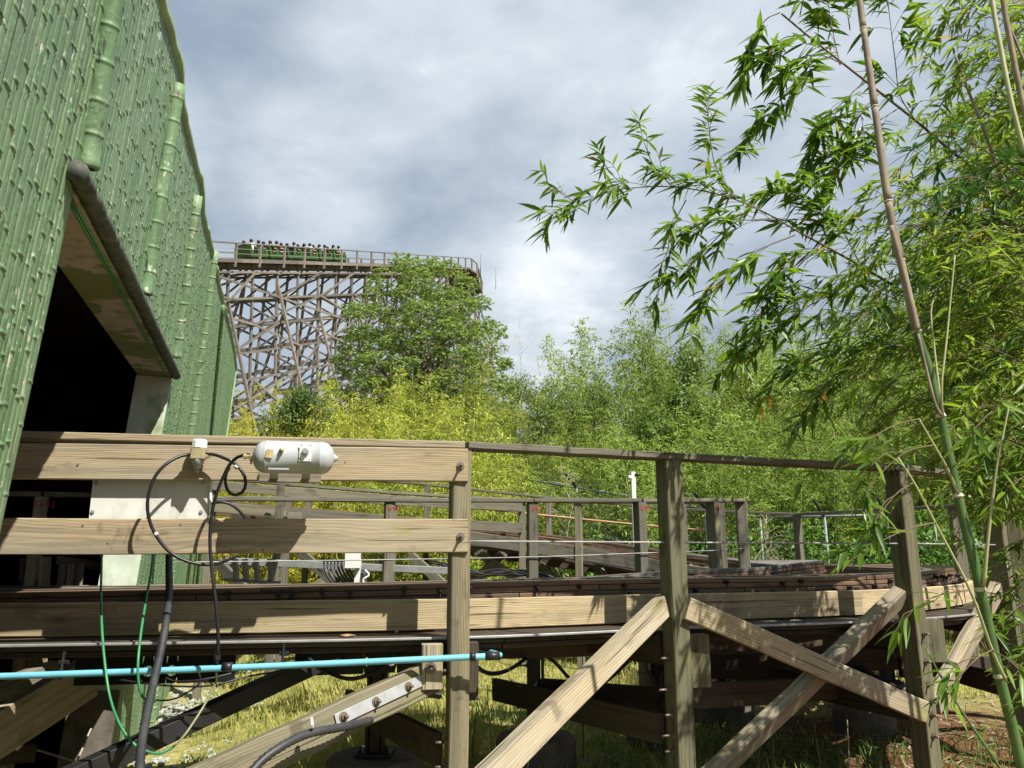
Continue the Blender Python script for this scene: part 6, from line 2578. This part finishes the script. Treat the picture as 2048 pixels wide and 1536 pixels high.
        for k in range(nsp):
            x, y = random.uniform(xa, xb), random.uniform(ya, yb)
            # thinner towards the left where the sky and the grove show through
            if random.random() > .35 + .65 * sstep(xa, xa + (xb - xa) * .5, x):
                continue
            q = at(x, y, fy + random.uniform(-.6, .6))
            src = min(Pc, key=lambda a: (a - q).length + .5 * abs(a.z - q.z + .3))
            d = (q - src)
            st_ = src.lerp(q, max(0.0, 1 - .75 / max(d.length, .76)))
            e = q + Vector((-.25, random.uniform(-.2, .2), -.16))
            spray(lv, tw, [st_, st_.lerp(q, .6) + Vector((0, 0, .06)), q, e], 7, (.12, .26), 7, .003, (.085, .14) if fy < 4.8 else (.10, .16), (-.6, .35), 5)
            if d.length > .8:
                tw.tube([src, src.lerp(st_, .5) + Vector((0, 0, .05)), st_], [.006, .005, .003], 5, caps=False)
        tw.build('twig_sprays', M['twig'], t)
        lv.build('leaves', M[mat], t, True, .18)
    # second bare culm pair in the upper right corner
    random.seed(50)
    t = thing('bamboo_cane', 'dark and pale pair of culms side by side in the top right corner', 'bamboo', tuple(at(2200, 1000, 4.3)), GB)
    for (o_, m_, r_) in ((0, 'sheath', .020), (-22, 'sheath_pale', .017)):
        mb = MB()
        path = [at(2330 + o_, 1250, 4.35), at(2200 + o_, 760, 4.3), at(2110 + o_, 440, 4.25), at(2052 + o_, 235, 4.2), at(2022 + o_, 90, 4.2), at(2005 + o_, -10, 4.2), at(1985 + o_, -200, 4.2)]
        path = ends_at_ground(path)
        Lp = spline(path, .05)
        mb.tube(Lp, [r_ * (1.1 - .35 * i / len(Lp)) for i in range(len(Lp))], 10)
        mb.build('culm', M[m_], t)


build_near_bamboo()


def near_undergrowth():
    """small seedlings and low bamboo by the rail at the right"""
    random.seed(31)
    for i, (px, py, Y, lab) in enumerate(((1745, 1490, 5.6, 'small two leaved seedling on the red soil left of the third post'), (1960, 1480, 5.4, 'low leafy bamboo seedling at the bottom right under the main cane'),
                                          (2030, 1420, 5.6, 'low leafy bamboo seedling at the right edge near the bottom'), (1250, 1530, 5.5, 'small leafy seedling beside the footing behind the long pale brace'))):
        q = at(px, py, Y)
        x, y = q.x, Y
        z = gz(x, y)
        t = thing('seedling', lab, 'seedling', (x, y, z), 'seedlings on the soil')
        mb = MB()
        h = max(.12, q.z - z + .1)
        mb.tube([(x, y, z - .02), (x + .02, y, z + h * .6), (x - .03, y, z + h)], [.005, .004, .002], 5)
        mb.build('stem', M['culm_green'], t)
        lv = Leaves()
        for k in range(4 + 5 * (i in (1, 2))):
            lv.add((x + random.uniform(-.03, .03), y, z + h * random.uniform(.5, 1)), (random.gauss(0, 1), random.gauss(0, 1), random.uniform(-.2, .8)), (0, 0, 1), random.uniform(.09, .16), .024)
        lv.build('leaves', M['leaf_near'], t, True, .3)


near_undergrowth()
